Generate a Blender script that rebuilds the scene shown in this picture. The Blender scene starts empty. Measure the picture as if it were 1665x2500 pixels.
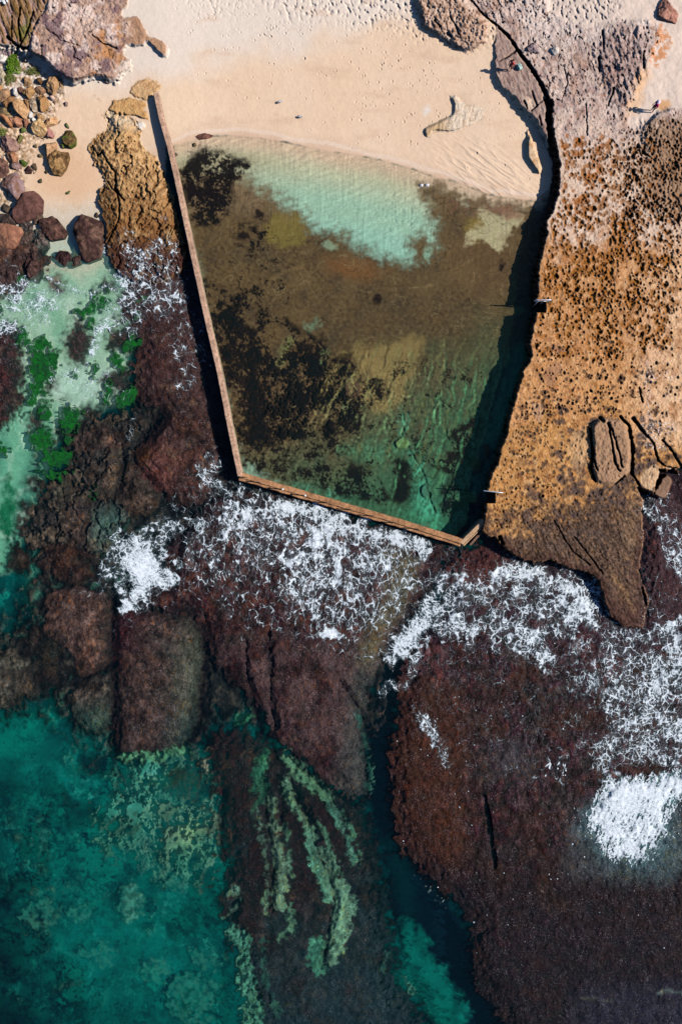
# Ocean rock pool seen from straight above: beach, tidal pool with walls, honeycombed rock shelf, kelp reef, sea.
import bpy, bmesh, math, random
import numpy as np
from mathutils import Vector, Matrix
random.seed(7)
rng = np.random.default_rng(11)
STEP = 1.7                      # terrain grid spacing, in hundredths of 4 m (25 units = 1 m)
H = 75.0                        # height of the camera above the sea
SEA, POOL = 0.0, 0.6            # water levels in metres
sc = bpy.context.scene
COLL = sc.collection
f32 = np.float32

# ------------------------------------------------------------------ colour helpers
def lin(v):
    v = np.asarray(v, dtype=f32) / 255.0
    return np.where(v <= 0.04045, v / 12.92, ((v + 0.055) / 1.055) ** 2.4).astype(f32)
EXPO = 1.03                     # sunlit white level of the light set-up below
def C(r, g, b):
    return lin((r, g, b)) / EXPO

# ------------------------------------------------------------------ survey grid (u to the right, v down, 25 units per metre)
def axis(lo, hi):
    mid = np.arange(lo, hi + STEP, STEP)
    s, k = [], STEP
    p = 0.0
    while p < 45000:
        k = min(k * 1.16, 6000); p += k; s.append(p)
    s = np.array(s)
    return np.concatenate([lo - s[::-1], mid, mid[-1] + s]).astype(f32)
GX, GY = axis(-100, 1765), axis(-100, 2600)
NX, NY = len(GX), len(GY)
U, V = np.meshgrid(GX, GY)
U = U.astype(f32); V = V.astype(f32)
IX0 = int(np.searchsorted(GX, -50)); IY0 = int(np.searchsorted(GY, -50))

def at(u, v, z):
    """survey position (u, v) of a point at height z -> world xyz"""
    k = (1 - z / H) / 25.0
    return ((u - 832.5) * k, (1250 - v) * k, z)

SUB = 4
_su, _sv = np.append(GX[::SUB], GX[-1]), np.append(GY[::SUB], GY[-1])
_SU, _SV = np.meshgrid(_su, _sv)
_ix = np.clip(np.arange(NX) / SUB, 0, len(_su) - 1.001); _iy = np.clip(np.arange(NY) / SUB, 0, len(_sv) - 1.001)
_i0, _j0 = _ix.astype(int), _iy.astype(int); _fx, _fy = (_ix - _i0).astype(f32), (_iy - _j0).astype(f32)
def upsample(a):
    a = a.astype(f32)
    r = a[:, _i0] * (1 - _fx) + a[:, _i0 + 1] * _fx
    return r[_j0] * (1 - _fy)[:, None] + r[_j0 + 1] * _fy[:, None]
# ------------------------------------------------------------------ noise
_perm = np.random.default_rng(3).permutation(512).astype(np.int32)
_perm = np.concatenate([_perm, _perm])
_ang = np.random.default_rng(5).random(512) * 2 * np.pi
_gx, _gy = np.cos(_ang).astype(f32), np.sin(_ang).astype(f32)
def perlin(x, y, seed=0):
    xi = np.floor(x).astype(np.int32); yi = np.floor(y).astype(np.int32)
    xf = (x - xi).astype(f32); yf = (y - yi).astype(f32)
    xi = (xi + seed * 37) & 511; yi = (yi + seed * 91) & 511
    xi1 = (xi + 1) & 511; yi1 = (yi + 1) & 511
    u = xf * xf * xf * (xf * (xf * 6 - 15) + 10); v = yf * yf * yf * (yf * (yf * 6 - 15) + 10)
    def g(a, b, dx, dy):
        h = _perm[_perm[a] + b]
        return _gx[h] * dx + _gy[h] * dy
    n00 = g(xi, yi, xf, yf); n10 = g(xi1, yi, xf - 1, yf)
    n01 = g(xi, yi1, xf, yf - 1); n11 = g(xi1, yi1, xf - 1, yf - 1)
    a = n00 + u * (n10 - n00); b = n01 + u * (n11 - n01)
    return (a + v * (b - a)) * 1.5
def fbm(s, seed=0, octv=3, sy=None, rot=0.0, wx=0, wy=0, gain=0.5):
    sy = s if sy is None else sy
    plain = not hasattr(wx, 'shape')
    c, t = math.cos(rot), math.sin(rot)
    def rotd(x, y): return (c * x + t * y, -t * x + c * y) if rot else (x, y)
    X = Y = None; lo = None; hi = None
    a, tot = 1.0, 0.0
    for o in range(octv):
        f = 2 ** o
        if plain and min(s, sy) / f >= 30:
            x, y = rotd(_SU, _SV); p = a * perlin(x * (f / s), y * (f / sy), seed + o * 7)
            lo = p if lo is None else lo + p
        else:
            if X is None: X, Y = rotd(U + wx, V + wy)
            p = a * perlin(X * f32(f / s), Y * f32(f / sy), seed + o * 7)
            hi = p if hi is None else hi + p
        tot += a; a *= gain
    out = 0
    if lo is not None: out = upsample(lo)
    if hi is not None: out = out + hi
    return (out / tot).astype(f32)
def smooth(e0, e1, x):
    t = np.clip((x - e0) / (e1 - e0), 0, 1)
    return t * t * (3 - 2 * t)

# ------------------------------------------------------------------ distance to outlines and strokes
def _segdist(p, q):
    d = (q[0] - p[0], q[1] - p[1]); L = d[0] ** 2 + d[1] ** 2 + 1e-9
    t = np.clip(((_SU - p[0]) * d[0] + (_SV - p[1]) * d[1]) / L, 0, 1)
    return (_SU - p[0] - t * d[0]) ** 2 + (_SV - p[1] - t * d[1]) ** 2, t
def round_poly(poly, n=1):
    for _ in range(n):
        out = []
        for a, b in zip(poly, poly[1:] + poly[:1]):
            out += [(a[0] * .75 + b[0] * .25, a[1] * .75 + b[1] * .25), (a[0] * .25 + b[0] * .75, a[1] * .25 + b[1] * .75)]
        poly = out
    return poly
def sdf(poly):
    d = np.full(_SU.shape, 1e12); ins = np.zeros(_SU.shape, bool)
    for p, q in zip(poly, poly[1:] + poly[:1]):
        d = np.minimum(d, _segdist(p, q)[0])
        if p[1] != q[1]:
            c = (p[1] > _SV) != (q[1] > _SV)
            ins ^= c & (_SU < (q[0] - p[0]) * (_SV - p[1]) / (q[1] - p[1]) + p[0])
    d = np.sqrt(d)
    return upsample(np.clip(np.where(ins, -d, d), -4000, 4000))
def stroke_d(pts, w):
    """distance to a polyline minus its half width; w = one width or one per point"""
    w = [w] * len(pts) if not isinstance(w, (list, tuple)) else w
    jr = random.Random(int(pts[0][0] * 13 + pts[0][1] * 7) & 0xffff)
    P2, W2 = [pts[0]], [w[0]]
    for (p, q), (a, b) in zip(zip(pts, pts[1:]), zip(w, w[1:])):
        n = max(1, int(math.hypot(q[0] - p[0], q[1] - p[1]) / 7))
        for i in range(1, n + 1):
            t = i / n; j = 1.3 if i < n else .3; wm = a + (b - a) * t
            P2.append((p[0] + (q[0] - p[0]) * t + jr.uniform(-j, j), p[1] + (q[1] - p[1]) * t + jr.uniform(-j, j))); W2.append(max(.8, wm * jr.uniform(.7, 1.25)))
    pts, w = P2, W2
    best = np.full(_SU.shape, 1e6)
    for (p, q), (a, b) in zip(zip(pts, pts[1:]), zip(w, w[1:])):
        d, t = _segdist(p, q)
        best = np.minimum(best, np.sqrt(d) - (a + (b - a) * t) / 2)
    return upsample(np.clip(best, -4000, 4000))
def crack(pts, w, soft=1.4, fine=.5):
    """thin line drawn on the full grid near the stroke so that it does not break up"""
    w = [w] * len(pts) if not isinstance(w, (list, tuple)) else w
    jr = random.Random(int(pts[0][0] * 13 + pts[0][1] * 7) & 0xffff)
    out = np.zeros_like(U)
    P2, W2 = [pts[0]], [w[0]]
    for (p, q), (a, b) in zip(zip(pts, pts[1:]), zip(w, w[1:])):
        n = max(1, int(math.hypot(q[0] - p[0], q[1] - p[1]) / 7))
        for i in range(1, n + 1):
            t = i / n; j = 1.2 if i < n else .3
            P2.append((p[0] + (q[0] - p[0]) * t + jr.uniform(-j, j), p[1] + (q[1] - p[1]) * t + jr.uniform(-j, j))); W2.append(max(1.3, (a + (b - a) * t) * jr.uniform(.5, 1.1)))
    for (p, q), (a, b) in zip(zip(P2, P2[1:]), zip(W2, W2[1:])):
        R_ = max(a, b) + 6
        a0, a1 = np.searchsorted(GX, (min(p[0], q[0]) - R_, max(p[0], q[0]) + R_)); b0, b1 = np.searchsorted(GY, (min(p[1], q[1]) - R_, max(p[1], q[1]) + R_))
        if a1 <= a0 or b1 <= b0: continue
        x, y = U[b0:b1, a0:a1], V[b0:b1, a0:a1]
        d = (q[0] - p[0], q[1] - p[1]); L = d[0] ** 2 + d[1] ** 2 + 1e-9
        t = np.clip(((x - p[0]) * d[0] + (y - p[1]) * d[1]) / L, 0, 1)
        ds = np.hypot(x - p[0] - t * d[0], y - p[1] - t * d[1]) - (a + (b - a) * t) / 2 + fine * W8b[b0:b1, a0:a1] * 2
        out[b0:b1, a0:a1] = np.maximum(out[b0:b1, a0:a1], smooth(soft, -soft, ds))
    return out
def worley(s, seed, sy=None, rot=0.0, jit=.9, warp=0.0):
    """nearest and second nearest cell distance and a random value per cell"""
    sy = s if sy is None else sy
    x, y = U + warp * W8 * 2, V + warp * W8b * 2
    if rot:
        c, t = math.cos(rot), math.sin(rot); x, y = c * x + t * y, -t * x + c * y
    x = (x / s).astype(f32); y = (y / sy).astype(f32)
    xi = np.floor(x).astype(np.int32); yi = np.floor(y).astype(np.int32)
    f1 = np.full(U.shape, 9, f32); f2 = f1.copy(); idv = np.zeros_like(f1)
    for dx in (-1, 0, 1):
        for dy in (-1, 0, 1):
            a = (xi + dx + seed * 37) & 511; b = (yi + dy + seed * 91) & 511
            h = _perm[_perm[a] + b]; h2 = _perm[h + 17]
            d = np.hypot(xi + dx + .5 + jit * (h / 511 - .5) - x, yi + dy + .5 + jit * (h2 / 511 - .5) - y).astype(f32)
            n = d < f1
            f2 = np.where(n, f1, np.minimum(f2, d)); idv = np.where(n, _perm[h2 + 5] / 511, idv); f1 = np.where(n, d, f1)
    return f1, f2, idv.astype(f32)
W8 = fbm(34, 91, 3); W8b = fbm(13, 92, 2); W60 = fbm(110, 93, 3)
def area(poly, soft=3.0, warp=7.0, fine=3.0, rnd=1):
    return smooth(soft, -soft, sdf(round_poly(poly, rnd) if rnd else poly) + warp * W8 * 2 + fine * W8b * 2)
def line(pts, w, soft=2.0, warp=3.0, fine=1.5):
    return smooth(soft, -soft, stroke_d(pts, w) + warp * W8 * 2 + fine * W8b * 2)
def blob(u, v, a, b=None, rot=0, soft=4.0, warp=5.0, fine=3.0):
    b = a if b is None else b
    c, s = math.cos(rot), math.sin(rot)
    x, y = c * (U - u) + s * (V - v), -s * (U - u) + c * (V - v)
    d = (np.sqrt((x / a) ** 2 + (y / b) ** 2) - 1) * min(a, b)
    return smooth(soft, -soft, d + warp * W8 * 2 + fine * W8b * 2)
def outline(pts, s, du, dv):
    return [(p[0] / s + du, p[1] / s + dv) for p in pts]

# ------------------------------------------------------------------ the maps
Z = np.full(U.shape, -0.6, f32)
COL = np.zeros(U.shape + (3,), f32)
WCOL = np.zeros(U.shape + (3,), f32)          # colour of the light scattered back by the water itself
LAB = np.zeros(U.shape, np.int16)
def paint(m, c, k=1.0, tgt=None):
    t = COL if tgt is None else tgt
    t += (np.asarray(c, f32) - t) * (m * k)[..., None]
def tone(m):
    global COL
    COL *= m[..., None]
def raise_to(sd, ztop, soft=0.0):
    """lift the ground inside an outline to ztop, with a face that falls to the ground around it"""
    global Z
    gy, gx = np.gradient(sd)
    gx = gx / np.gradient(GX)[None, :]; gy = gy / np.gradient(GY)[:, None]
    face = np.maximum(ztop - Z, 0) / H * np.maximum(gx * (832.5 - U) + gy * (1250 - V), 0) + 2.0 + soft
    t = np.clip(1 - sd / face, 0, 1)
    Z = np.where(t > 0, Z + (np.maximum(ztop, Z) - Z) * t, Z).astype(f32)
    return t

LB = dict(seabed=0, beach=1, pool_floor=2, rock_shelf=3, reef_front=4, reef_lower=5, reef_right=6, reef_left=7,
          purple=10, fissured=11, ledge=12, outcrop=13, split=14, slab=15, block=16, upper_slab=17, lump=18, green=20, weed=21,
          ridge=22, sliver=23)

# ---------------- deep sea
n_f = fbm(9, 22, 3)
n_a, n_b, n_c = fbm(150, 1, 4), fbm(60, 2, 4), fbm(18, 4, 3)
COL[:] = C(8, 62, 62)
paint(smooth(-.25, .45, n_a), C(4, 104, 94))
paint(smooth(.02, .5, n_b), C(8, 112, 98), .55)
paint(smooth(.05, .5, -n_b + .2 * n_c), C(2, 38, 46), .8)
WCOL[:] = C(2, 66, 66)
paint(smooth(-.3, .4, n_a), C(0, 92, 84), 1, WCOL)
paint(smooth(300, -200, U + .3 * (V - 1900)) * smooth(1900, 2300, V), C(0, 44, 52), .6, WCOL)
Z[:] = -3.2 + .8 * n_a + .25 * n_b
# pale rims and rubble of the sea floor at the lower left
bias = np.zeros_like(U)
for (u, v, a, b) in [(207, 1994, 46, 40), (296, 2022, 50, 36), (61, 2161, 58, 46), (55, 2050, 36, 40), (100, 2060, 30, 46), (171, 2410, 56, 95), (20, 1900, 60, 70),
                     (400, 2110, 26, 44), (140, 1950, 48, 66), (-10, 2320, 70, 110), (440, 2260, 50, 40), (240, 1870, 50, 50), (330, 1850, 26, 30), (290, 1920, 16, 40), (90, 2300, 40, 26), (500, 2180, 40, 50), (560, 2420, 30, 120), (520, 2240, 30, 40)]:
    bias += np.exp(-(((U - u) / a) ** 2 + ((V - v) / b) ** 2))
deepz = smooth(1790, 1850, V) * smooth(580, 540, U)
dn_ = fbm(70, 108, 5, gain=.6)
dkm = smooth(.34, .62, bias * .85 + .75 * dn_ + .12 * n_c) * deepz
paint(dkm, C(4, 24, 32), .92); paint(dkm, C(0, 32, 40), .75, WCOL); Z += dkm * .5
rimd = smooth(.10, .22, bias * .85 + .75 * dn_) * (1 - dkm) * smooth(.40, .28, bias * .85 + .75 * dn_) * deepz
paint(rimd * smooth(-.1, .2, n_c), C(54, 138, 116), .45)
# rubble of rounded stones
rub = smooth(-.05, .35, blob(430, 1985, 150, 150, 0, 90, 40, 8) + .7 * fbm(70, 109, 4) - .15) * deepz
w1, w2, wid = worley(52, 110, None, .3, .95, 22)
x1, x2, xid = worley(21, 128, None, .8, .95, 12)
lump = smooth(.03, .28, w2 - w1 + .15 * n_c) * (.35 + .65 * wid); fineL = smooth(.02, .3, x2 - x1 + .1 * n_f) * (.45 + .55 * xid)
lm = np.clip(.7 * lump + .3 * fineL + .35 * n_c, 0, 1) * rub
paint(lm, C(92, 148, 118), .75); paint(lm, C(40, 118, 98), .6, WCOL); Z += lm * .5 + rub * 1.0
paint(rub * smooth(.12, .0, w2 - w1 + .1 * n_c) * .8, C(6, 44, 46))
far = deepz * (1 - rub); y1, y2, yid = worley(90, 129, None, .2, .95, 40)
paint(far * smooth(.0, .4, y2 - y1 + .3 * n_c) * (.2 + .8 * yid), C(14, 128, 108), .75, WCOL); paint(far * smooth(.12, .0, y2 - y1 + .25 * n_c), C(0, 36, 44), .75, WCOL)
paint(smooth(260, -60, U + .2 * (2500 - V)) * smooth(1850, 2100, V), C(0, 28, 38), .7, WCOL)
Z = np.where(deepz > .2, np.minimum(Z, -1.1 + .3 * n_c), Z).astype(f32)
soft_ = fbm(40, 111, 4)
paint(deepz * smooth(.0, .35, soft_), C(10, 116, 100), .4, WCOL); paint(deepz * smooth(.0, .35, -soft_), C(0, 46, 52), .45, WCOL)
for (u, v, a, b, c, k) in [(314, 2204, 26, 42, (110, 165, 135), .8), (96, 2250, 34, 26, (90, 150, 120), .7), (130, 2210, 24, 30, (70, 125, 100), .6), (375, 2226, 9, 12, (60, 160, 130), .8),
                        (457, 2018, 34, 48, (130, 175, 125), .95), (497, 2026, 18, 30, (105, 140, 105), .8), (410, 2015, 30, 50, (95, 125, 100), .8), (440, 2075, 40, 20, (100, 150, 115), .7),
                        (492, 2080, 20, 24, (70, 150, 120), .7), (445, 2105, 22, 22, (70, 150, 120), .7), (525, 1985, 12, 70, (95, 110, 90), .8), (470, 2440, 70, 50, (10, 118, 100), .7), (500, 2350, 40, 22, (20, 110, 95), .6),
                        (275, 1930, 14, 44, (60, 165, 140), .7), (330, 1980, 20, 24, (70, 155, 130), .7), (255, 1990, 12, 26, (50, 140, 120), .6), (100, 2045, 8, 44, (60, 150, 130), .7),
                        (60, 2110, 40, 12, (50, 140, 120), .6), (115, 2180, 36, 8, (80, 140, 115), .6), (290, 2060, 40, 14, (80, 150, 120), .6), (345, 1960, 30, 30, (60, 150, 130), .6), (430, 1900, 60, 26, (80, 165, 130), .7), (380, 1850, 30, 12, (105, 150, 110), .6),
                        (80, 2480, 30, 40, (0, 100, 90), .6), (250, 2450, 80, 60, (0, 92, 84), .5), (330, 1890, 20, 26, (70, 160, 135), .6)]:
    m = blob(u, v, a, b, 0, 10, 18, 8) * smooth(-.2, .25, dn_ + .5 * n_c + .15)
    paint(m * smooth(-.35, .15, n_c), C(*c), k * .9); Z = np.minimum(Z + m * 1.2 * k, np.maximum(Z, -1.0)).astype(f32)
    paint(m, C(*[x * .62 for x in c]), k * .75, WCOL)

gd = np.clip(smooth(330, -80, U + .35 * (2500 - V) + 150 * W60) + .6 * smooth(2440, 2600, V + 60 * W60), 0, 1) * smooth(1800, 2000, V) * smooth(640, 560, U)
paint(gd, C(0, 26, 36), .85, WCOL); paint(gd, C(2, 20, 28), .8)
gm = blob(380, 2300, 190, 210, 0, 120, 40, 10) * deepz
paint(gm * smooth(-.3, .3, dn_), C(0, 112, 96), .45, WCOL)
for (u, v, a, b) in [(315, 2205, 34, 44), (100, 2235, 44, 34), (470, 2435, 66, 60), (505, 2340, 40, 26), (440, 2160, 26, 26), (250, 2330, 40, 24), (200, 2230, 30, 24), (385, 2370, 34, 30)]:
    bl = blob(u, v, a, b, 0, 5, 14, 8); painted_shadow = blob(u - 9, v - 4, a + 5, b + 5, 0, 7, 14, 8)
    paint(np.clip(painted_shadow - bl, 0, 1), C(0, 34, 40), .75, WCOL)  # cast shadow of each sunken boulder, painted into the water colour on its left
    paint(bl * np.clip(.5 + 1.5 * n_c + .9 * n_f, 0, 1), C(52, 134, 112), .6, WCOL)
# ---------------- paler water on the left
pale = area([(-900, 590), (60, 640), (130, 600), (250, 600), (300, 660), (330, 700), (330, 800), (315, 900), (320, 980), (240, 1010), (150, 1060), (110, 1180), (60, 1340), (20, 1420), (-900, 1500)], 14, 14, 5)
paint(pale, C(150, 188, 155)); paint(pale, C(128, 176, 148), 1, WCOL); Z += (-.55 - Z) * pale
g2 = pale * smooth(900, 1180, V + .35 * (150 - U))
paint(g2, C(82, 152, 122)); paint(g2, C(62, 132, 108), 1, WCOL); Z += (-1.1 - Z) * g2
paint(pale * smooth(.0, .4, fbm(40, 14, 3)) * smooth(680, 760, V), C(190, 212, 190), .6)
paint(pale * smooth(.05, .4, fbm(60, 15, 3, sy=90)), C(88, 158, 120), .45)
paint(pale * smooth(1010, 930, V) * smooth(870, 950, V) * smooth(110, 150, U) * smooth(330, 280, U), C(192, 224, 200), .7)
strip = line([(60, 980), (40, 1120), (10, 1260), (-40, 1400)], 46, 18, 12, 4)
paint(strip, C(120, 190, 150), .6); paint(strip, C(90, 165, 130), .5, WCOL)
s2 = line([(95, 1360), (85, 1430), (100, 1530)], [40, 50, 20], 14, 10, 5)
paint(s2, C(80, 165, 135), .8); paint(s2, C(50, 140, 115), .8, WCOL); Z += (-1.6 - Z) * s2
s3 = line([(20, 1800), (60, 1770), (130, 1745), (140, 1640)], [90, 70, 40, 20], 24, 12, 5)
paint(s3, C(0, 130, 110), .8); paint(s3, C(0, 112, 96), .8, WCOL)
s4 = line([(-20, 1830), (60, 1850), (110, 1900)], [110, 130, 60], 40, 16, 5)
paint(s4, C(0, 98, 88), .6); paint(s4, C(0, 90, 82), .6, WCOL)

# ---------------- channel between the reefs and teal gully at the bottom
ch = area([(1105, 1345), (1070, 1420), (1010, 1540), (940, 1640), (900, 1740), (905, 1900), (930, 2080), (960, 2280), (1010, 2430), (1090, 2620), (1260, 2620), (1200, 2440), (1140, 2260), (1040, 2140), (960, 2050), (940, 1860), (960, 1700), (1010, 1560), (1110, 1400)], 9, 12, 4)
ch = np.maximum(ch, line([(1090, 1370), (1040, 1480), (970, 1600), (935, 1700), (930, 1850), (950, 2000), (990, 2120), (1060, 2250), (1120, 2380), (1180, 2520)], [34, 50, 70, 90, 96, 96, 110, 120, 130, 140], 30, 14, 5))
paint(ch, C(1, 26, 34)); paint(ch, C(0, 26, 34), 1, WCOL); Z += (-2.6 - Z) * ch
gul = (.55 + .45 * smooth(-.3, .2, fbm(50, 112, 4))) * area([(975, 2235), (1000, 2250), (1040, 2310), (1070, 2350), (1120, 2420), (1150, 2520), (1090, 2520), (1010, 2440), (960, 2400), (955, 2385), (990, 2380), (985, 2320)], 16, 16, 6)
paint(gul, C(8, 104, 90)); paint(gul, C(2, 92, 80), 1, WCOL)
paint(gul * smooth(0, .4, fbm(30, 16, 3, sy=70, rot=.5)), C(2, 74, 70), .7, WCOL)
gul2 = line([(960, 2060), (985, 2150), (1000, 2230)], [40, 60, 40], 24, 8, 3)
paint(gul2, C(0, 50, 54), .6, WCOL)

# ---------------- reefs (kelp-covered rock awash)
def kelp(poly, ztop, c, lab, soft=3, warp=8, fine=4, edge=None, halo=.6, slope=.55):
    sd = sdf(round_poly(poly)) + 1.9 * warp * W8 * 2 + 2.2 * fine * W8b * 2 + 16 * W60 + 2.5 * KT3
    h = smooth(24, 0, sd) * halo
    paint(h, C(10, 16, 19)); paint(h * .8, C(3, 18, 24), 1, WCOL)  # shade of gaps and overhangs painted as a dark ring around the reef edge
    m = smooth(soft * 1.5 + 3, -soft * 1.5 - 5, sd)
    c = np.asarray(C(*c))
    paint(m, c * .56)
    paint(m * smooth(.04, .3, KT4), c * .5 + C(70, 44, 20) * .5, .65); paint(m * smooth(.06, .32, -KT4), c * .6 + C(96, 84, 80) * .34, .5)
    paint(m * smooth(.05, .35, KT1), C(22, 10, 14), .6); paint(m * smooth(.06, .3, KT5), C(40, 40, 36), .5)
    t = np.clip(1 + .8 * KT1 + 1.5 * KT2 + .8 * KT3, .15, 2.4)
    COL[:] = COL * (1 + (t - 1) * m)[..., None]
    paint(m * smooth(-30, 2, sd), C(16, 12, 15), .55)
    tn = t
    ztop = ztop + .16 * KT2 + .05 * KT3 + (.03 * n_v if lab == LB['reef_right'] else 0)
    if lab == LB['reef_right']: COL[:] = COL * (1 + np.clip(1.5 * n_v + .4 * n_f, -.8, 1.4) * m * smooth(1480, 1600, V))[..., None]
    raise_to(sd, ztop - slope * smooth(-60, 6, sd + 20 * KT2), 10)
    paint(m, C(16, 34, 36), .6, WCOL)
    LAB[m > .5] = lab
    return m, sd
KT5 = fbm(64, 125, 4); n_v = fbm(8, 23, 3, sy=26)
KT1, KT2, KT3, KT4 = fbm(90, 101, 4), fbm(26, 102, 3), fbm(9, 103, 3), fbm(48, 104, 4)
n_k = fbm(70, 21, 4)
und = area([(-900, 1540), (40, 1540), (60, 1420), (40, 1260), (100, 1160), (160, 1030), (330, 960), (340, 690), (480, 640), (600, 1160), (1120, 1330), (1190, 1330), (1110, 1500), (960, 1660), (920, 1800), (800, 1900), (640, 1790), (560, 1760), (500, 1850), (280, 1850), (200, 1800), (120, 1720), (-900, 1740)], 60, 44, 10)
paint(und, C(30, 36, 36)); paint(und, C(4, 30, 34), 1, WCOL); Z += (-.85 - Z) * und
ug = fbm(34, 105, 4, gain=.6)
paint(und * smooth(.02, .3, ug), C(72, 68, 58), .8); paint(und * smooth(.0, .3, -ug), C(10, 16, 20), .8)
paint(und * smooth(.15, .4, fbm(20, 106, 3)) * smooth(420, 300, U), C(52, 96, 78), .6)
Z += und * .35 * ug
RL = [(500, 1790), (560, 1770), (640, 1800), (690, 1830), (770, 1890), (830, 1940), (890, 1970), (915, 2060), (935, 2150), (950, 2250), (962, 2350), (955, 2400), (1010, 2440), (1070, 2560), (620, 2560), (590, 2400), (575, 2300), (545, 2260), (540, 2180), (560, 2120), (545, 2060), (530, 1950), (500, 1880)]
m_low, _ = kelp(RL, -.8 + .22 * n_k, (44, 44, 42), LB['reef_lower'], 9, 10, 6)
paint(m_low * smooth(-.1, .25, fbm(60, 117, 4)) * smooth(1900, 2050, V), C(24, 44, 46), .7)
paint(m_low * smooth(2150, 2400, V + .4 * (U - 800)), C(30, 50, 54), .7)
for pl in [[(555, 1870), (600, 1860), (612, 1960), (600, 2060), (565, 2040), (548, 1940)], [(610, 2040), (650, 2020), (660, 2100), (655, 2190), (600, 2230), (560, 2210), (590, 2130)], [(705, 1960), (735, 1950), (765, 2060), (790, 2150), (760, 2200), (720, 2180), (700, 2080)], [(745, 1935), (790, 1930), (830, 2010), (850, 2100), (830, 2120), (800, 2060), (760, 1990)],
           [(560, 2200), (620, 2180), (640, 2230), (610, 2300), (560, 2270)], [(500, 1790), (560, 1780), (600, 1800), (580, 1870), (520, 1850)], [(420, 1880), (480, 1860), (510, 1920), (500, 1960), (400, 1945)]]:
    paint(area(pl, 12, 10, 6), C(30, 18, 17), .85)
paint(m_low * smooth(.1, .5, n_k), C(34, 24, 22), .6)
RG = [(150, 1040), (250, 1010), (330, 1000), (400, 1005), (345, 1105), (385, 1190), (414, 1218), (300, 1260), (280, 1330), (240, 1400), (110, 1425), (100, 1350), (60, 1330), (40, 1300), (90, 1240), (100, 1180), (170, 1150), (160, 1090)]
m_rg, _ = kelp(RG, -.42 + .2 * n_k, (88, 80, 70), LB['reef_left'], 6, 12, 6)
cell = np.abs(fbm(52, 24, 2, sy=70, rot=.3))
wl1, wl2, wid = worley(46, 107, 62, .35, .95, 10)
gap = smooth(.16, .03, wl2 - wl1 + .12 * n_f) * m_rg
paint(m_rg * smooth(.55, .6, wid), C(112, 98, 80), .55); paint(m_rg * smooth(.38, .3, wid), C(46, 46, 44), .6)
COL *= (1 + m_rg * .5 * n_f)[..., None]
paint(gap, C(14, 20, 24), .9); Z -= gap * .35
paint(m_rg * smooth(.1, .5, fbm(50, 25, 3)), C(60, 46, 38), .7)
paint(m_rg * blob(275, 1290, 60, 50, 0, 30), C(70, 100, 92), .75)
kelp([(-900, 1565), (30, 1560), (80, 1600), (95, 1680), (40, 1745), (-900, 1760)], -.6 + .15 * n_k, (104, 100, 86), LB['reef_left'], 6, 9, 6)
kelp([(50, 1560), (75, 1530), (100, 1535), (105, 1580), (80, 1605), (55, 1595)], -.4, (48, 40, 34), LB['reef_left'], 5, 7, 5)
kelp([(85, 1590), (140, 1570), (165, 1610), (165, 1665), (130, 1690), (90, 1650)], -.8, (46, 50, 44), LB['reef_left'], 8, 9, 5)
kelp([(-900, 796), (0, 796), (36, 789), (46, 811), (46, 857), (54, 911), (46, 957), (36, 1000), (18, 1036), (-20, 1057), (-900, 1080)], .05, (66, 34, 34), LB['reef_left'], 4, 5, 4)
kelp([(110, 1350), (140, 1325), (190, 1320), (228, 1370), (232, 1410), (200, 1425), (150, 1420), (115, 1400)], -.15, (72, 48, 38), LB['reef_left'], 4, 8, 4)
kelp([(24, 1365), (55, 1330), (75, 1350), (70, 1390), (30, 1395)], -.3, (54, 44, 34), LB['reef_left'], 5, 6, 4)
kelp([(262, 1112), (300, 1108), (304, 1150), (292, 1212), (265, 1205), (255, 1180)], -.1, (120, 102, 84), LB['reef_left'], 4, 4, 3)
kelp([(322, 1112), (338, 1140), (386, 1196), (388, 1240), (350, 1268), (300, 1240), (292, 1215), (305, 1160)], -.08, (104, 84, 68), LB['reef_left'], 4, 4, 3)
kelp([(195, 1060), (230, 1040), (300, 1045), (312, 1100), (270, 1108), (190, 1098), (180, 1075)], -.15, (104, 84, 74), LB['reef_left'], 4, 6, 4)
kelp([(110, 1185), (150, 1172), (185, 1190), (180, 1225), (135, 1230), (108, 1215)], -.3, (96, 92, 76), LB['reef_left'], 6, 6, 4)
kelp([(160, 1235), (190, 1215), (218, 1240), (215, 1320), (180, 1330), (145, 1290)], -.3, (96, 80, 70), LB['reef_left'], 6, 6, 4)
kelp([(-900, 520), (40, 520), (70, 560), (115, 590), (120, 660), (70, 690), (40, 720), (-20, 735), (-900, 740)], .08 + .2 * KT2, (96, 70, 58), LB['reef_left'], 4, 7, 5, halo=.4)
# slabs above the lower left sea
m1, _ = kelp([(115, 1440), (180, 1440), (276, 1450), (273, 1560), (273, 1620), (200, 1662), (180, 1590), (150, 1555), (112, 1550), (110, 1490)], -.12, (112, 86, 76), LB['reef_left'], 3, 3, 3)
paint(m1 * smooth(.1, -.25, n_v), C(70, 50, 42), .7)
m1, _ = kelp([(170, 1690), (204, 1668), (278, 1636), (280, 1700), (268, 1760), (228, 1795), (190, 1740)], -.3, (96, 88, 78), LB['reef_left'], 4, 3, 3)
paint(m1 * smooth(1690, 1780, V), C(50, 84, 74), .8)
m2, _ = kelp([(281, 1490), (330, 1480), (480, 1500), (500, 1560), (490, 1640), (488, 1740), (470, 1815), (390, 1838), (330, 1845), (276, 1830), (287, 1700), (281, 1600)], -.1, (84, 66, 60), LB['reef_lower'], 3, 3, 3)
paint(m2 * smooth(400, 300, U + .45 * (V - 1500)), C(56, 18, 24), .85)
paint(m2 * smooth(380, 480, U) * smooth(1480, 1600, V), C(78, 84, 70), .7)
paint(m2 * smooth(360, 470, U) * smooth(1690, 1800, V), C(36, 56, 54), .85)
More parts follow.
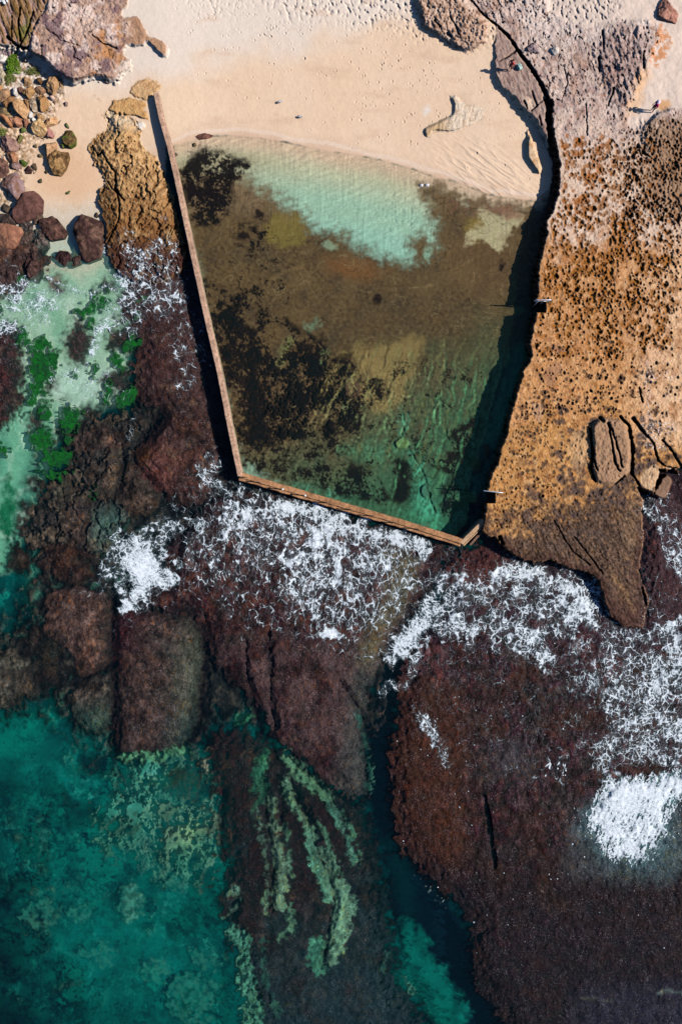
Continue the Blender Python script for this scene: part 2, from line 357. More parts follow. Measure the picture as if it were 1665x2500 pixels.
# reef below and beside the pool
RA = [(300, 700), (340, 660), (400, 640), (470, 630), (500, 800), (540, 1000), (575, 1165), (470, 1262), (414, 1218), (386, 1193), (336, 1136), (325, 1108), (370, 1060), (404, 1000), (350, 995), (322, 930), (320, 880), (345, 850), (330, 800), (285, 760)]
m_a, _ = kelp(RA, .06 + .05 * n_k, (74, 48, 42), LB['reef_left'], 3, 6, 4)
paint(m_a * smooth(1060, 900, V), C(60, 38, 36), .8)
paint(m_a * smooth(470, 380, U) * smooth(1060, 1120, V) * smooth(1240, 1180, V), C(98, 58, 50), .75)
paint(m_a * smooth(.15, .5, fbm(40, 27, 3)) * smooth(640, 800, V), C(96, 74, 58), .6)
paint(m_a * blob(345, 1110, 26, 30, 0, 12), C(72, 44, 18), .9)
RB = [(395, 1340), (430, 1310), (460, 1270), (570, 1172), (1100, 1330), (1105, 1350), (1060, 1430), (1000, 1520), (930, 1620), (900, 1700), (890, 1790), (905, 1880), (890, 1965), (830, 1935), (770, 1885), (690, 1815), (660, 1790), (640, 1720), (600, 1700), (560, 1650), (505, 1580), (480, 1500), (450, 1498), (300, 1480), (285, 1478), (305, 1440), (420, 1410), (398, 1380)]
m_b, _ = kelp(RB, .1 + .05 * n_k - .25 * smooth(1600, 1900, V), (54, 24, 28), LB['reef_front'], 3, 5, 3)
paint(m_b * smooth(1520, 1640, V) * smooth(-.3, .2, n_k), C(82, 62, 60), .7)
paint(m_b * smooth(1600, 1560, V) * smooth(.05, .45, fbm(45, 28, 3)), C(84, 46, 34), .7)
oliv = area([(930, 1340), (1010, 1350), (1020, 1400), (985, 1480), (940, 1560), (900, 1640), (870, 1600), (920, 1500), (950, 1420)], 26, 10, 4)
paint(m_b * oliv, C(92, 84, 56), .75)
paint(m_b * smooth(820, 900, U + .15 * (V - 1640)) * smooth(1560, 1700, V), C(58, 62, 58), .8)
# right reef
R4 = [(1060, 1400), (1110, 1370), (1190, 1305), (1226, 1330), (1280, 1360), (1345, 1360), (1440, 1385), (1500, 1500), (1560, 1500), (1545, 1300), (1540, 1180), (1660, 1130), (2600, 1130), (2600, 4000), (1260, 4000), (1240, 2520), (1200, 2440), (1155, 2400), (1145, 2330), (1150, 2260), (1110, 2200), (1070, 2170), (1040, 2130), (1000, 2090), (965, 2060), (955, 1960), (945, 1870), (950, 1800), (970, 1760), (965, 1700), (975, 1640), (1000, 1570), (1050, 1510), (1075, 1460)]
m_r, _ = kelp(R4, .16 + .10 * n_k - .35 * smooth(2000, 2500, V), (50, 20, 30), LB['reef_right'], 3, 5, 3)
paint(m_r * smooth(1470, 1380, V) * smooth(1300, 1200, U), C(76, 38, 34), .9)
paint(m_r * smooth(1640, 1540, V) * smooth(1300, 1420, U), C(40, 18, 26), .8)
paint(m_r * smooth(-.1, .35, fbm(90, 29, 3)) * smooth(1560, 1640, V), C(52, 30, 16), .55)
paint(m_r * smooth(1980, 2200, V), C(19, 10, 16), .85)
paint(m_r * smooth(.0, .4, fbm(80, 30, 3)) * smooth(1980, 2100, V), C(40, 26, 14), .5)
paint(m_r * smooth(2380, 2450, V + .05 * (U - 1300)) * smooth(1350, 1450, U), C(34, 34, 46), .8)
for pts, w, c in [([(985, 1570), (990, 1650), (1000, 1730)], [24, 30, 16], (96, 48, 44)), ([(1030, 1560), (1060, 1600), (1080, 1680)], [30, 40, 20], (88, 44, 42)), ([(1040, 1590), (1020, 1660), (1015, 1720)], [8, 14, 8], (110, 80, 84)), ([(1420, 1560), (1440, 1620)], [40, 30], (92, 44, 36)), ([(1500, 1620), (1470, 1680)], [30, 20], (90, 40, 34))]:
    paint(m_r * line(pts, w, 10, 10, 6) * np.clip(.6 + 1.6 * n_v, 0, 1), C(*c), .75)
paint(m_r * blob(1440, 2060, 60, 90, .4, 30), C(58, 64, 68), .6)
paint(m_r * blob(1250, 1850, 50, 40, .4, 30), C(62, 62, 68), .55)
paint(m_r * blob(1620, 2080, 60, 70, .2, 30), C(62, 82, 84), .7)
paint(m_r * smooth(1170, 1110, U) * smooth(2180, 2060, V) * smooth(1640, 1700, V), C(58, 30, 14), .7)
paint(m_r * area([(1560, 1150), (1620, 1160), (1665, 1230), (1700, 1500), (1600, 1540), (1570, 1440), (1565, 1300)], 12), C(62, 38, 40), .8)
for pts, w in [([(1180, 1940), (1192, 2000), (1208, 2120)], [6, 12, 6])]:
    m = line(pts, w, 3); paint(m, C(8, 8, 14), .9); Z -= m * .5
for pts, w, c in [([(1009, 2140), (1062, 2186), (1101, 2222), (1115, 2261)], [14, 14, 10, 6], (100, 126, 122)), ([(1605, 2424), (1634, 2418), (1690, 2434)], [6, 9, 9], (88, 104, 98)), ([(1107, 2230), (1118, 2260), (1127, 2290)], [10, 6, 3], (70, 92, 92)), ([(1420, 2436), (1460, 2440), (1490, 2444)], [4, 6, 4], (70, 72, 66))]:
    paint(line(pts, w, 4, 3, 2), C(*c), .8)
# cracks and gullies through the reefs
dark = [([(404, 1000), (385, 1036), (357, 1075), (332, 1107)], [8, 14, 12, 10], 3), ([(321, 1111), (336, 1136), (386, 1193), (414, 1218), (464, 1257)], [5, 6, 5, 5, 6], 2),
        ([(305, 1112), (300, 1160), (290, 1215)], [9, 5, 9], 3), ([(278, 1470), (274, 1560), (278, 1640), (282, 1740), (276, 1830)], [10, 12, 9, 10, 12], 3), ([(180, 1668), (230, 1645), (276, 1620)], [14, 9, 7], 3),
        ([(500, 1500), (508, 1580), (492, 1680), (482, 1790)], [4, 14, 16, 22], 4), ([(606, 1660), (618, 1700), (628, 1740), (640, 1790), (662, 1804), (676, 1850), (709, 1896), (726, 1961), (751, 2000)], [5, 8, 8, 14, 10, 9, 9, 8, 8], 3),
        ([(657, 1540), (658, 1600), (662, 1720), (672, 1770)], [4, 7, 5, 9], 4), ([(598, 1560), (604, 1660)], [3, 5], 3),
        ([(676, 1893), (687, 1946), (687, 2007)], 11, 3), ([(644, 1904), (648, 1964), (659, 2047), (669, 2119), (662, 2172), (657, 2226)], [9, 14, 11, 7, 9, 6], 3),
        ([(716, 1843), (769, 1904), (812, 1954), (841, 2000)], [9, 9, 7, 8], 3), ([(723, 1940), (751, 1994), (769, 2065), (798, 2126), (812, 2169), (817, 2204), (805, 2244), (801, 2297), (787, 2351)], [7, 8, 12, 14, 9, 8, 7, 8, 9], 2.5),
        ([(545, 1930), (540, 2050), (560, 2130)], [6, 8, 6], 4), ([(830, 1660), (870, 1720), (900, 1790)], [3, 5, 8], 4), ([(420, 1440), (445, 1300), (480, 1275)], [3, 10, 6], 3), ([(575, 2200), (570, 2220), (556, 2240)], 14, 4)]
light = [([(640, 1840), (622, 1900), (618, 1990)], [6, 12, 6], (44, 92, 72)), ([(735, 1860), (790, 1930), (850, 2010), (880, 2080)], [4, 8, 8, 4], (70, 116, 92)), ([(700, 2010), (705, 2090), (716, 2150)], [4, 6, 4], (70, 110, 86)), ([(780, 2010), (812, 2090), (830, 2140)], [5, 8, 4], (76, 120, 94)), ([(500, 1960), (525, 1990), (530, 2060)], [8, 14, 8], (80, 110, 90)), ([(640, 2300), (650, 2400), (680, 2480)], [10, 16, 14], (40, 84, 72)), ([(698, 1839), (723, 1886), (769, 1918), (812, 1957)], [22, 34, 30, 14], (92, 140, 104)), ([(651, 1829), (641, 1893), (637, 1946)], [14, 34, 26], (46, 104, 78)), ([(665, 1950), (669, 2047), (686, 2119), (684, 2205)], [22, 20, 36, 36], (104, 140, 112)),
         ([(698, 1904), (709, 1946), (741, 2000), (769, 2057)], [18, 30, 20, 30], (104, 150, 118)), ([(752, 2030), (775, 2100), (800, 2160), (810, 2190)], [30, 44, 44, 36], (92, 150, 122)), ([(790, 2080), (815, 2140), (842, 2208), (830, 2260), (815, 2345)], [30, 34, 56, 56, 34], (104, 150, 120)), ([(780, 2310), (770, 2340), (790, 2380)], [50, 40, 14], (62, 122, 96)),
         ([(805, 1961), (841, 2040), (869, 2101)], [14, 18, 24], (74, 124, 104)), ([(648, 2180), (651, 2225)], [10, 14], (90, 130, 104)), ([(708, 2200), (712, 2270), (690, 2285)], [8, 12, 18], (84, 130, 100)),
         ([(585, 1755), (605, 1745)], 34, (52, 116, 84)), ([(545, 2250), (590, 2290), (600, 2380), (628, 2540)], [12, 40, 44, 60], (66, 130, 106)), ([(578, 2170), (572, 2215), (560, 2245)], [24, 20, 12], (90, 130, 110)), ([(870, 1740), (890, 1800), (910, 1930)], [6, 8, 14], (50, 94, 80)), ([(630, 1980), (650, 2090), (655, 2160)], [8, 8, 6], (80, 110, 92)), ([(940, 2330), (936, 2360)], [10, 14], (48, 84, 76)), ([(1010, 2420), (985, 2390)], [10, 12], (80, 140, 115)),
         ([(300, 1845), (380, 1850), (450, 1835)], [12, 26, 22], (92, 150, 110)), ([(350, 1885), (380, 1880)], 36, (64, 150, 126)), ([(500, 1840), (505, 1880)], 14, (110, 120, 100))]
for pts, w, c in light:
    w = [x * .8 for x in w] if isinstance(w, list) else w * .8
    m = line(pts, w, 6, 9, 7) * np.clip(1.08 + .8 * n_f + .4 * KT2, 0, 1)
    paint(m, C(*c), .95); paint(m, C(*[x * .7 for x in c]), .5, WCOL)
    lt = m > .5
for pts, w, s in dark:
    ww = [x * 2.4 for x in w] if isinstance(w, list) else w * 2.4
    m = np.maximum(.85 * crack(pts, w, 2.4, 2.2) * np.clip(.75 + 1.2 * KT2, .2, 1), .5 * line(pts, ww, 8, 6, 4)); paint(m, C(6, 12, 18), .95); Z -= m * .6; paint(m, C(0, 14, 20), .9, WCOL)

# ---------------- beach
SHORE = [(-60, 470), (120, 440), (240, 420), (330, 390), (405, 362), (440, 352), (500, 336), (560, 331), (640, 338), (720, 353), (800, 370), (860, 378), (930, 392), (1000, 412), (1060, 432), (1115, 446), (1200, 478), (1300, 492), (1370, 480)]
beach_poly = [(-60, 640)] + [(60, 660), (130, 640), (200, 660), (260, 630), (330, 540), (400, 500)] + SHORE[4:] + [(1440, 300), (2600, 300), (44000, 300), (44000, -44000), (-44000, -44000), (-44000, 640)]
sd_b = sdf(beach_poly)
shore_d = upsample(np.interp(_SU.ravel(), [p[0] for p in SHORE], [p[1] for p in SHORE]).reshape(_SU.shape) - _SV)   # distance up the beach
left_w = smooth(430, 330, U)
zb_pool = POOL + np.where(shore_d > 0, .0042 * np.minimum(shore_d, 600) + .0012 * np.clip(shore_d - 600, 0, 9000), .0024 * shore_d)
zb_left = SEA + .0042 * np.clip(500 - V, -120, 900) + .0012 * np.clip(-V - 300, 0, 9000)
zb = (zb_pool * (1 - left_w) + zb_left * left_w).astype(f32)
rubm = (LAB == LB['reef_left']) & (V < 760) & (U < 135); Zr, Cr = Z.copy(), COL.copy()
m_beach = smooth(4, -4, sd_b + 9 * W8 + 5 * W60) * (1 - left_w) + left_w * smooth(30, -50, sd_b + 24 * W8 + 20 * W60)
m_beach = np.where(rubm & (V > 500), 0, m_beach).astype(f32)
Z += (zb - Z) * smooth(70, 25, sd_b + 5 * W8); Z = np.where(rubm & (V > 500), np.maximum(Z - .1, Zr), Z).astype(f32); LAB[m_beach > .5] = LB['beach']
sand_n = fbm(220, 31, 3)
paint(m_beach, C(238, 206, 174))
paint(m_beach * smooth(-.3, .5, sand_n), C(232, 196, 162), .6)
paint(m_beach * smooth(120, 20, V + .22 * (U - 900) * (U > 0) + 60 * W60), C(234, 216, 198), .9)
wet = m_beach * smooth(46, -10, shore_d + 30 * W60 + 6 * W8) * (1 - left_w)
paint(wet, C(214, 178, 148), .75)
paint(m_beach * smooth(6, 0, np.abs(shore_d + 4 * W8 + 1)) * (1 - left_w), C(196, 158, 128), .3)
paint(m_beach * smooth(8, 2, np.abs(shore_d - 16 + 12 * W60 + 4 * W8)) * (1 - left_w), C(238, 214, 192), .55)
paint(m_beach * smooth(.12, .5, fbm(120, 32, 3, sy=40)) * smooth(440, 520, U), C(220, 184, 152), .5)
paint(m_beach * left_w * smooth(450, 560, V + 20 * W60), C(196, 184, 158), .85); paint(m_beach * left_w * smooth(540, 640, V + 30 * W60), C(172, 190, 160), .8)
paint(m_beach * left_w * blob(170, 430, 90, 70, 0, 40), C(222, 178, 138), .7)
paint(m_beach * left_w * smooth(470, 520, V + 20 * W8) * smooth(-.05, .2, np.abs(fbm(14, 33, 2, sy=26, rot=.6))), C(226, 214, 196), .5)
# footprints: trampled sand at the top, single prints lower down
dens = m_beach * smooth(105, 30, V - .16 * np.clip(U - 900, -300, 250) + 30 * W60) * smooth(560, 760, U)
dens = np.maximum(dens, m_beach * .5 * smooth(60, 0, V + 40 * W60) * smooth(380, 520, U))
tr = fbm(9, 34, 2, sy=13, rot=-.3)
Z -= dens * np.clip(tr - .05, 0, 1) * .30
ns = m_beach * smooth(10, 40, shore_d)
Z += ns * fbm(30, 35, 3) * .02
Z += m_beach * fbm(6, 36, 2) * .008
rubg = m_beach * left_w * area([(-60, 150), (60, 140), (150, 190), (150, 260), (110, 330), (60, 420), (50, 500), (-60, 560)], 14, 14, 6)
paint(rubg * smooth(-.05, .2, fbm(11, 142, 3)), C(170, 132, 92), .8); paint(rubg * smooth(.05, .3, -fbm(8, 143, 3)), C(120, 96, 70), .7); Z += rubg * .16 * np.clip(fbm(9, 144, 3), -.2, 1)
TI = {}
def stamp(u, v, r, depth, ry=None, rot=0.0, lip=0.25, colr=None, ck=0.0, mask=None):
    ry = r if ry is None else ry
    R = max(r, ry) * 1.7
    if u < -45 or u > 1710 or v < -45 or v > 2545: return
    a0, a1 = IX0 + int((u + 50 - R) / STEP), IX0 + int((u + 50 + R) / STEP) + 2
    b0, b1 = IY0 + int((v + 50 - R) / STEP), IY0 + int((v + 50 + R) / STEP) + 2
    if a0 < 0 or b0 < 0: return
    x, y = U[b0:b1, a0:a1] - u, V[b0:b1, a0:a1] - v
    c, s = math.cos(rot), math.sin(rot)
    x, y = c * x + s * y, -s * x + c * y
    q = np.sqrt((x / r) ** 2 + (y / ry) ** 2) + .18 * W8b[b0:b1, a0:a1] * 2
    hole = smooth(1.0, .45, q)
    w = 1.0 if mask is None else mask[b0:b1, a0:a1]
    Z[b0:b1, a0:a1] += w * (-depth * hole + lip * depth * np.exp(-((q - 1.25) / .25) ** 2))
    if colr is not None:
        k = (smooth(1.15, .6, q) * ck * w)[..., None]
        COL[b0:b1, a0:a1] += (colr - COL[b0:b1, a0:a1]) * k
def val(a, u, v):
    return a[min(NY - 1, int(np.searchsorted(GY, v))), min(NX - 1, int(np.searchsorted(GX, u)))]
for _ in range(1250):
    u, v = random.uniform(430, 1330), random.uniform(0, 440)
    p = .12 + .75 * math.exp(-((u - 930 - .1 * (v - 100)) / 120) ** 2) * math.exp(-((v - 190) / 130) ** 2) + .35 * (v < 90) + .3 * math.exp(-((u - 690) / 60) ** 2) * math.exp(-((v - 110) / 60) ** 2)
    if random.random() < p and val(shore_d, u, v) > 12:
        stamp(u, v, random.uniform(1.8, 3.2), random.uniform(.02, .06), random.uniform(2.6, 4.6), random.uniform(-.6, .5), .5, mask=m_beach)
for _ in range(160):
    u, v = random.uniform(1540, 1680), random.uniform(0, 260)
    stamp(u, v, 2.4, .07, 3.6, random.uniform(-.8, .8), .4, mask=m_beach)
# ripple marks near the water
rp1 = np.clip(.25 - np.abs(fbm(20, 86, 2, sy=120, rot=math.pi / 2 - .25)), 0, .25) * 4
rp2 = np.clip(.25 - np.abs(fbm(16, 87, 2, sy=90, rot=math.pi / 2 + .6)), 0, .25) * 4
Z += m_beach * (.016 * rp1 * smooth(50, 5, np.abs(shore_d + 4)) * smooth(420, 520, U) + .06 * rp2 * blob(1190, 425, 125, 62, .5, 40))

# ---------------- pool floor
WALL_L = [(381, 226), (393, 286), (414, 357), (430, 429), (446, 503), (471, 622), (495, 732), (511, 804), (532, 893), (543, 946), (559, 1032), (573, 1100), (586, 1162)]
WALL_F = [(586, 1162), (748, 1210), (859, 1243), (966, 1274), (1112, 1320), (1126, 1326)]
WALL_S = [(1126, 1326), (1182, 1271)]
pool_poly = [(425, 360)] + WALL_L[3:] + WALL_F[1:] + [(1182, 1271), (1330, 1200), (1400, 900), (1420, 600), (1400, 420)] + SHORE[::-1][1:-4]
sd_p = sdf(pool_poly)
m_pool = smooth(3, -3, sd_p)
LAB[(m_pool > .5)] = LB['pool_floor']
depth = .0024 * np.clip(-shore_d, 0, 270) + .0012 * np.clip(-shore_d - 270, 0, 700) * smooth(600, 1150, U)
Z = np.where(m_pool > .5, POOL - depth + .03 * n_k, Z).astype(f32)
sub = np.clip(-shore_d, 0, 1200)
paint(m_pool, C(206, 178, 146))
paint(m_pool * smooth(4, 60, sub + 14 * W60), C(188, 188, 152))
paint(m_pool * smooth(40, 130, sub + 14 * W60), C(156, 190, 160))
paint(m_pool * smooth(130, 215, sub), C(148, 192, 166))
ripm = m_pool * smooth(260, 200, sub)
rr = (np.abs(fbm(17, 88, 2, sy=80, rot=math.pi / 2 - .35)) - .12) * 3 + (np.abs(fbm(14, 89, 2, sy=100, rot=.05)) - .12) * 1.4
Z += ripm * .03 * rr
rough = ripm * area([(1000, 430), (1090, 470), (1070, 600), (1000, 600), (940, 560), (900, 500)], 30, 10, 4)
Z -= rough * .1 * np.clip(fbm(16, 38, 2, sy=9, rot=-.5) - .05, 0, 1)
COL *= (1 + (ripm * .07 * rr)[..., None])
BROWN = [(424, 425), (480, 432), (560, 440), (612, 440), (640, 470), (676, 500), (726, 518), (752, 552), (787, 566), (841, 571), (876, 604), (912, 632), (966, 646), (1012, 648), (1016, 612), (1012, 592), (1030, 580), (1066, 610), (1072, 575), (1066, 530), (1046, 480), (1020, 455), (1060, 462), (1100, 480), (1140, 500), (1200, 488), (1260, 505), (1420, 500), (1440, 1000), (1240, 1310), (1126, 1330), (586, 1170), (540, 1000), (480, 700)]
m_br = smooth(34, -24, sdf(round_poly(BROWN)) + 14 * W8 * 2 + 9 * W8b * 2 + 14 * W60 + 5 * rr) * m_pool
paint(m_pool * smooth(740, 540, U + .3 * (V - 400) + 60 * W60) * smooth(20, 60, sub), C(164, 152, 116), .85)
paint(m_br, C(86, 70, 46))
paint(m_br * smooth(560, 480, V), C(134, 112, 82), .7)
paint(m_br * smooth(-.2, .4, fbm(130, 41, 4)), C(100, 80, 50), .8)
paint(m_br * smooth(.0, .5, fbm(60, 42, 4)), C(70, 60, 44), .7)
paint(m_br * smooth(.08, .35, n_f), C(112, 98, 66), .4); paint(m_br * smooth(.1, .4, -n_f), C(52, 44, 32), .5)
paint(m_br * blob(860, 655, 60, 26, .2, 20), C(124, 84, 46), .7)
paint(m_br * blob(1180, 640, 80, 90, .2, 40), C(104, 80, 52), .6)
paint(m_br * area([(680, 512), (738, 520), (754, 560), (745, 592), (700, 602), (688, 606), (640, 580), (655, 530)], 10, 6, 4), C(132, 118, 56), .6)
paint(m_br * blob(1160, 560, 26, 30, 0, 12), C(150, 130, 66), .6)
pale2 = area([(1160, 505), (1215, 520), (1275, 520), (1272, 545), (1245, 565), (1235, 592), (1222, 614), (1207, 612), (1192, 585), (1150, 590), (1130, 600), (1140, 560), (1190, 550)], 6, 8, 5)
paint(m_br * pale2, C(186, 176, 134), .85)
paint(m_br * blob(1130, 505, 50, 20, .3, 12) * smooth(-.1, .3, n_f), C(110, 76, 62), .8)
paint(m_br * blob(1230, 515, 40, 16, .3, 10), C(134, 96, 74), .8)
paint(m_br * blob(1045, 620, 10, 18, .2, 6), C(140, 176, 146), .9)
paint(m_br * blob(805, 600, 16, 8, .2, 5), C(150, 176, 140), .6)
paint(m_br * line([(655, 690), (700, 660), (740, 650)], 5, 6), C(126, 104, 66), .6)
paint(m_br * line([(1075, 690), (1130, 700), (1150, 720), (1120, 760), (1080, 790)], [3, 3, 3, 3, 3], 2), C(56, 44, 30), .8)
paint(m_br * line([(960, 698), (1010, 702), (1060, 696)], 2.5, 2), C(140, 122, 80), .6)
# lower pool: greener with depth, tilted rock beds
grn = smooth(860, 1230, V + .62 * (U - 900) + 90 * W60)
paint(m_br * grn, C(44, 90, 64), .85)
paint(m_br * smooth(1130, 1330, V + .85 * (U - 1050)), C(40, 98, 74), .7)
wpx, wpy = 7 * W8 * 2 + 16 * W60, 3 * W8b
beds = .7 * fbm(7.5, 43, 3, sy=110, rot=.33, wx=wpx, wy=wpy) + .5 * fbm(15, 140, 3, sy=60, rot=.4, wx=wpx, wy=wpy)
bm = m_br * smooth(800, 880, V + .0 * U) * smooth(690, 820, U) * smooth(1200, 1100, V)
paint(m_br * smooth(.1, .35, np.abs(fbm(90, 114, 4))) * smooth(850, 700, V), C(112, 92, 60), .35); paint(m_br * smooth(.018, .0, np.abs(fbm(110, 115, 4) + .06)) * smooth(1000, 800, V), C(50, 40, 28), .6); paint(m_br * smooth(.014, .0, np.abs(fbm(90, 116, 4) - .1)) * smooth(1000, 800, V), C(140, 124, 86), .5)
bands = area([(860, 850), (930, 840), (1020, 820), (1040, 840), (985, 960), (960, 1010), (880, 990), (870, 920)], 16, 12, 5) * m_br
paint(bands, C(140, 120, 72), .75)
paint(bm * smooth(.02, .3, beds), C(66, 58, 38), .75)
paint(bm * smooth(.05, .35, -beds) * smooth(760, 900, U), C(120, 124, 76), .5)
paint(m_br * smooth(.1, .35, fbm(9, 44, 4, sy=80, rot=.14, wx=wpx, wy=wpy)) * smooth(1000, 1080, U) * smooth(830, 950, V), C(72, 126, 84), .65)
paint(m_br * smooth(.1, .35, -fbm(9, 45, 4, sy=80, rot=.14, wx=wpx, wy=wpy)) * smooth(1000, 1080, U) * smooth(830, 950, V), C(40, 62, 46), .6)
paint(m_br * line([(1270, 860), (1245, 940), (1225, 1010), (1190, 1080)], [40, 30, 34, 30], 12, 6), C(62, 134, 92), .65)
Z += (m_br * smooth(800, 900, V) * .05 * beds).astype(f32)
for pts, w, c in [([(705, 830), (690, 870), (676, 890)], [18, 22, 10], (118, 128, 74)), ([(790, 860), (780, 890)], [16, 16], (96, 130, 84)), ([(838, 860), (826, 900), (815, 930)], [8, 12, 10], (132, 120, 66)), ([(855, 985), (853, 1020)], [16, 22], (84, 142, 100)),
                  ([(720, 900), (714, 960), (712, 1040)], [10, 8, 8], (104, 108, 70)), ([(985, 1000), (982, 1060), (1002, 1110), (1022, 1145), (1025, 1180), (1016, 1210), (1045, 1250), (1070, 1290)], [14, 16, 18, 24, 30, 34, 40, 30], (64, 144, 110)),
                  ([(840, 1100), (910, 1110), (960, 1090)], [30, 40, 30], (66, 112, 78)), ([(720, 1182), (780, 1200), (850, 1218)], [10, 20, 12], (64, 128, 100)), ([(980, 1250), (1040, 1270), (1090, 1290)], [16, 24, 24], (54, 120, 86)), ([(775, 790), (750, 800)], 16, (110, 140, 108))]:
    paint(m_br * line(pts, w, 12, 9, 6) * np.clip(.55 + 1.1 * beds + .9 * n_f, 0, 1), C(*c), .8)
WD = .55 * fbm(17, 46, 4, gain=.75) + .42 * fbm(50, 47, 2) + .25 * fbm(6, 113, 2)
def dark_weed(m, thr, k=.95):
    global LAB, Z
    q = smooth(thr + .08, thr - .06, WD)
    paint(m * smooth(thr + .18, thr, WD) * m_pool, C(44, 36, 27), .6)
    w = m * q * m_pool
    paint(w, C(13, 8, 9), k); Z += w * .06
    LAB[w > .62] = LB['weed']
for poly, thr in [([(520, 795), (590, 785), (620, 800), (640, 860), (665, 890), (720, 910), (760, 960), (780, 1010), (740, 1050), (680, 1070), (620, 1090), (590, 1060), (570, 990), (556, 930), (540, 880)], .10),
                  ([(725, 815), (790, 820), (800, 870), (870, 870), (880, 930), (860, 965), (800, 990), (740, 940)], .08), ([(455, 378), (520, 360), (560, 380), (612, 395), (600, 430), (565, 440), (570, 500), (525, 560), (470, 550), (450, 480), (436, 440)], .06),
                  ([(470, 640), (500, 690), (560, 700), (600, 740), (590, 800), (520, 820), (500, 760)], .02), ([(640, 950), (860, 960), (880, 1040), (800, 1070), (660, 1080)], -.02),
                  ([(770, 1120), (880, 1130), (930, 1170), (960, 1230), (860, 1215), (780, 1190), (720, 1160)], .02), ([(955, 1120), (985, 1110), (1005, 1160), (1000, 1210), (985, 1236), (950, 1220), (970, 1180)], .32),
                  ([(784, 1034), (826, 1036), (822, 1060), (790, 1060)], .26), ([(620, 1000), (716, 1004), (720, 1060), (660, 1086), (616, 1060)], .16), ([(870, 930), (960, 930), (950, 970), (890, 1000), (860, 990)], -.02), ([(600, 1120), (760, 1130), (760, 1180), (640, 1160)], -.08),
                  ([(1105, 1040), (1170, 1010), (1180, 1080), (1150, 1150), (1105, 1180), (1080, 1140)], .02), ([(1080, 1170), (1140, 1160), (1170, 1240), (1130, 1310), (1080, 1270)], .04), ([(480, 700), (560, 700), (760, 820), (880, 960), (900, 1100), (700, 1130), (590, 1130), (530, 960)], -.1), ([(640, 860), (700, 850), (860, 880), (880, 1000), (800, 1080), (640, 1080)], .0), ([(540, 1040), (600, 1040), (600, 1150), (570, 1130)], -.04), ([(880, 880), (1230, 880), (1200, 1060), (1000, 1200), (880, 1160)], -.24), ([(560, 560), (680, 520), (720, 800), (560, 800)], -.2)]:
    dark_weed(area(poly, 12, 8, 5), thr)
for (u, v, a, b) in [(632, 525, 13, 9), (591, 577, 16, 10), (618, 560, 8, 8), (575, 596, 10, 5), (508, 455, 9, 16), (600, 408, 10, 8), (566, 406, 8, 7), (924, 730, 6, 10), (1222, 650, 8, 14)]:
    m = blob(u, v, a, b, 0, 4, 5, 4) * m_pool
    paint(m, C(22, 16, 15), .92); LAB[m > .62] = LB['weed']
ringm = np.exp(-((np.hypot(U - 921, V - 732) - 9) / 3) ** 2) * m_pool; paint(ringm, C(44, 32, 24), .8)
m = blob(862, 950, 19, 21, 0, 3, 3, 2) * m_pool; paint(m, C(76, 60, 44), .9); Z += m * .05
m = blob(981, 1083, 17, 14, 0, 3, 3, 2) * m_pool; paint(m, C(96, 122, 72), .9); Z += m * .2
m = blob(1038, 1198, 11, 14, 0, 3, 3, 2) * m_pool; paint(m, C(58, 100, 78), .9); Z += m * .2
for pts, w in [([(984, 1011), (987, 1036), (982, 1064), (962, 1080), (966, 1090)], 3), ([(996, 1090), (1030, 1150), (1041, 1179), (1051, 1221), (1062, 1250)], [4, 6, 9, 9, 6]), ([(1085, 1010), (1090, 1060), (1110, 1100)], 3), ([(1105, 1170), (1085, 1210), (1078, 1250)], [8, 10, 8])]:
    m = crack(pts, [x * .7 for x in w] if isinstance(w, list) else w * .7, 2.2, 1.5) * m_pool * np.clip(.6 + 1.2 * n_f, 0, 1); paint(m, C(16, 30, 26), .7); Z -= m * .2
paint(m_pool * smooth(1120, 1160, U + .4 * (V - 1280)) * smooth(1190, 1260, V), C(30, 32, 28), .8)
rj = random.Random(21)
for k in range(70):
    u0 = rj.uniform(800, 1270); v0 = rj.uniform(820, 1090) if u0 > 880 else rj.uniform(840, 940); L = rj.uniform(30, 150)
    if u0 > 1240 - .28 * (v0 - 850): continue
    sl = .42 - .30 * min(1, max(0, (u0 - 900) / 250)); pts = [(u0 - sl * L * t + rj.uniform(-7, 7) + 9 * math.sin(3 * t + u0), v0 + L * t) for t in (0, .25, .5, .75, 1)]
    gcol = min(1, max(0, (v0 + .62 * (u0 - 900) - 840) / 260))
    lc = np.asarray(C(148, 130, 80)) * (1 - gcol) + np.asarray(C(84, 148, 100)) * gcol
    mk = crack(pts, [1.5, 4, 5, 4, 1.5], 2.4, 1.6) * m_br * np.clip(.5 + 1.1 * n_f + 1.3 * KT2 + .9 * KT5, 0, 1)
    paint(mk, lc, .55)
    mk = crack([(a + 5, b + 2) for a, b in pts], [1.4, 3, 4, 3, 1.4], 2.2, 1.6) * m_br * np.clip(.5 + 1.2 * KT2, 0, 1); paint(mk, C(34, 38, 28), .45); Z -= mk * .05
pl_ = m_br * smooth(820, 960, V)
COL *= (1 + pl_ * (.22 + np.clip(1.1 * beds + .5 * n_f, -.5, .9)))[..., None]
for poly, c in [([(1178, 1085), (1192, 1080), (1195, 1105), (1183, 1125), (1176, 1110)], (92, 68, 36)), ([(1150, 1130), (1165, 1115), (1178, 1130), (1170, 1155), (1152, 1160)], (74, 76, 40)), ([(1155, 1205), (1180, 1200), (1182, 1232), (1158, 1240)], (66, 46, 34)), ([(1115, 1290), (1140, 1270), (1150, 1285), (1125, 1305)], (58, 42, 32))]:
    m = area(poly, 3, 3, 3) * m_pool; paint(m, C(*c), .85); Z += m * .35

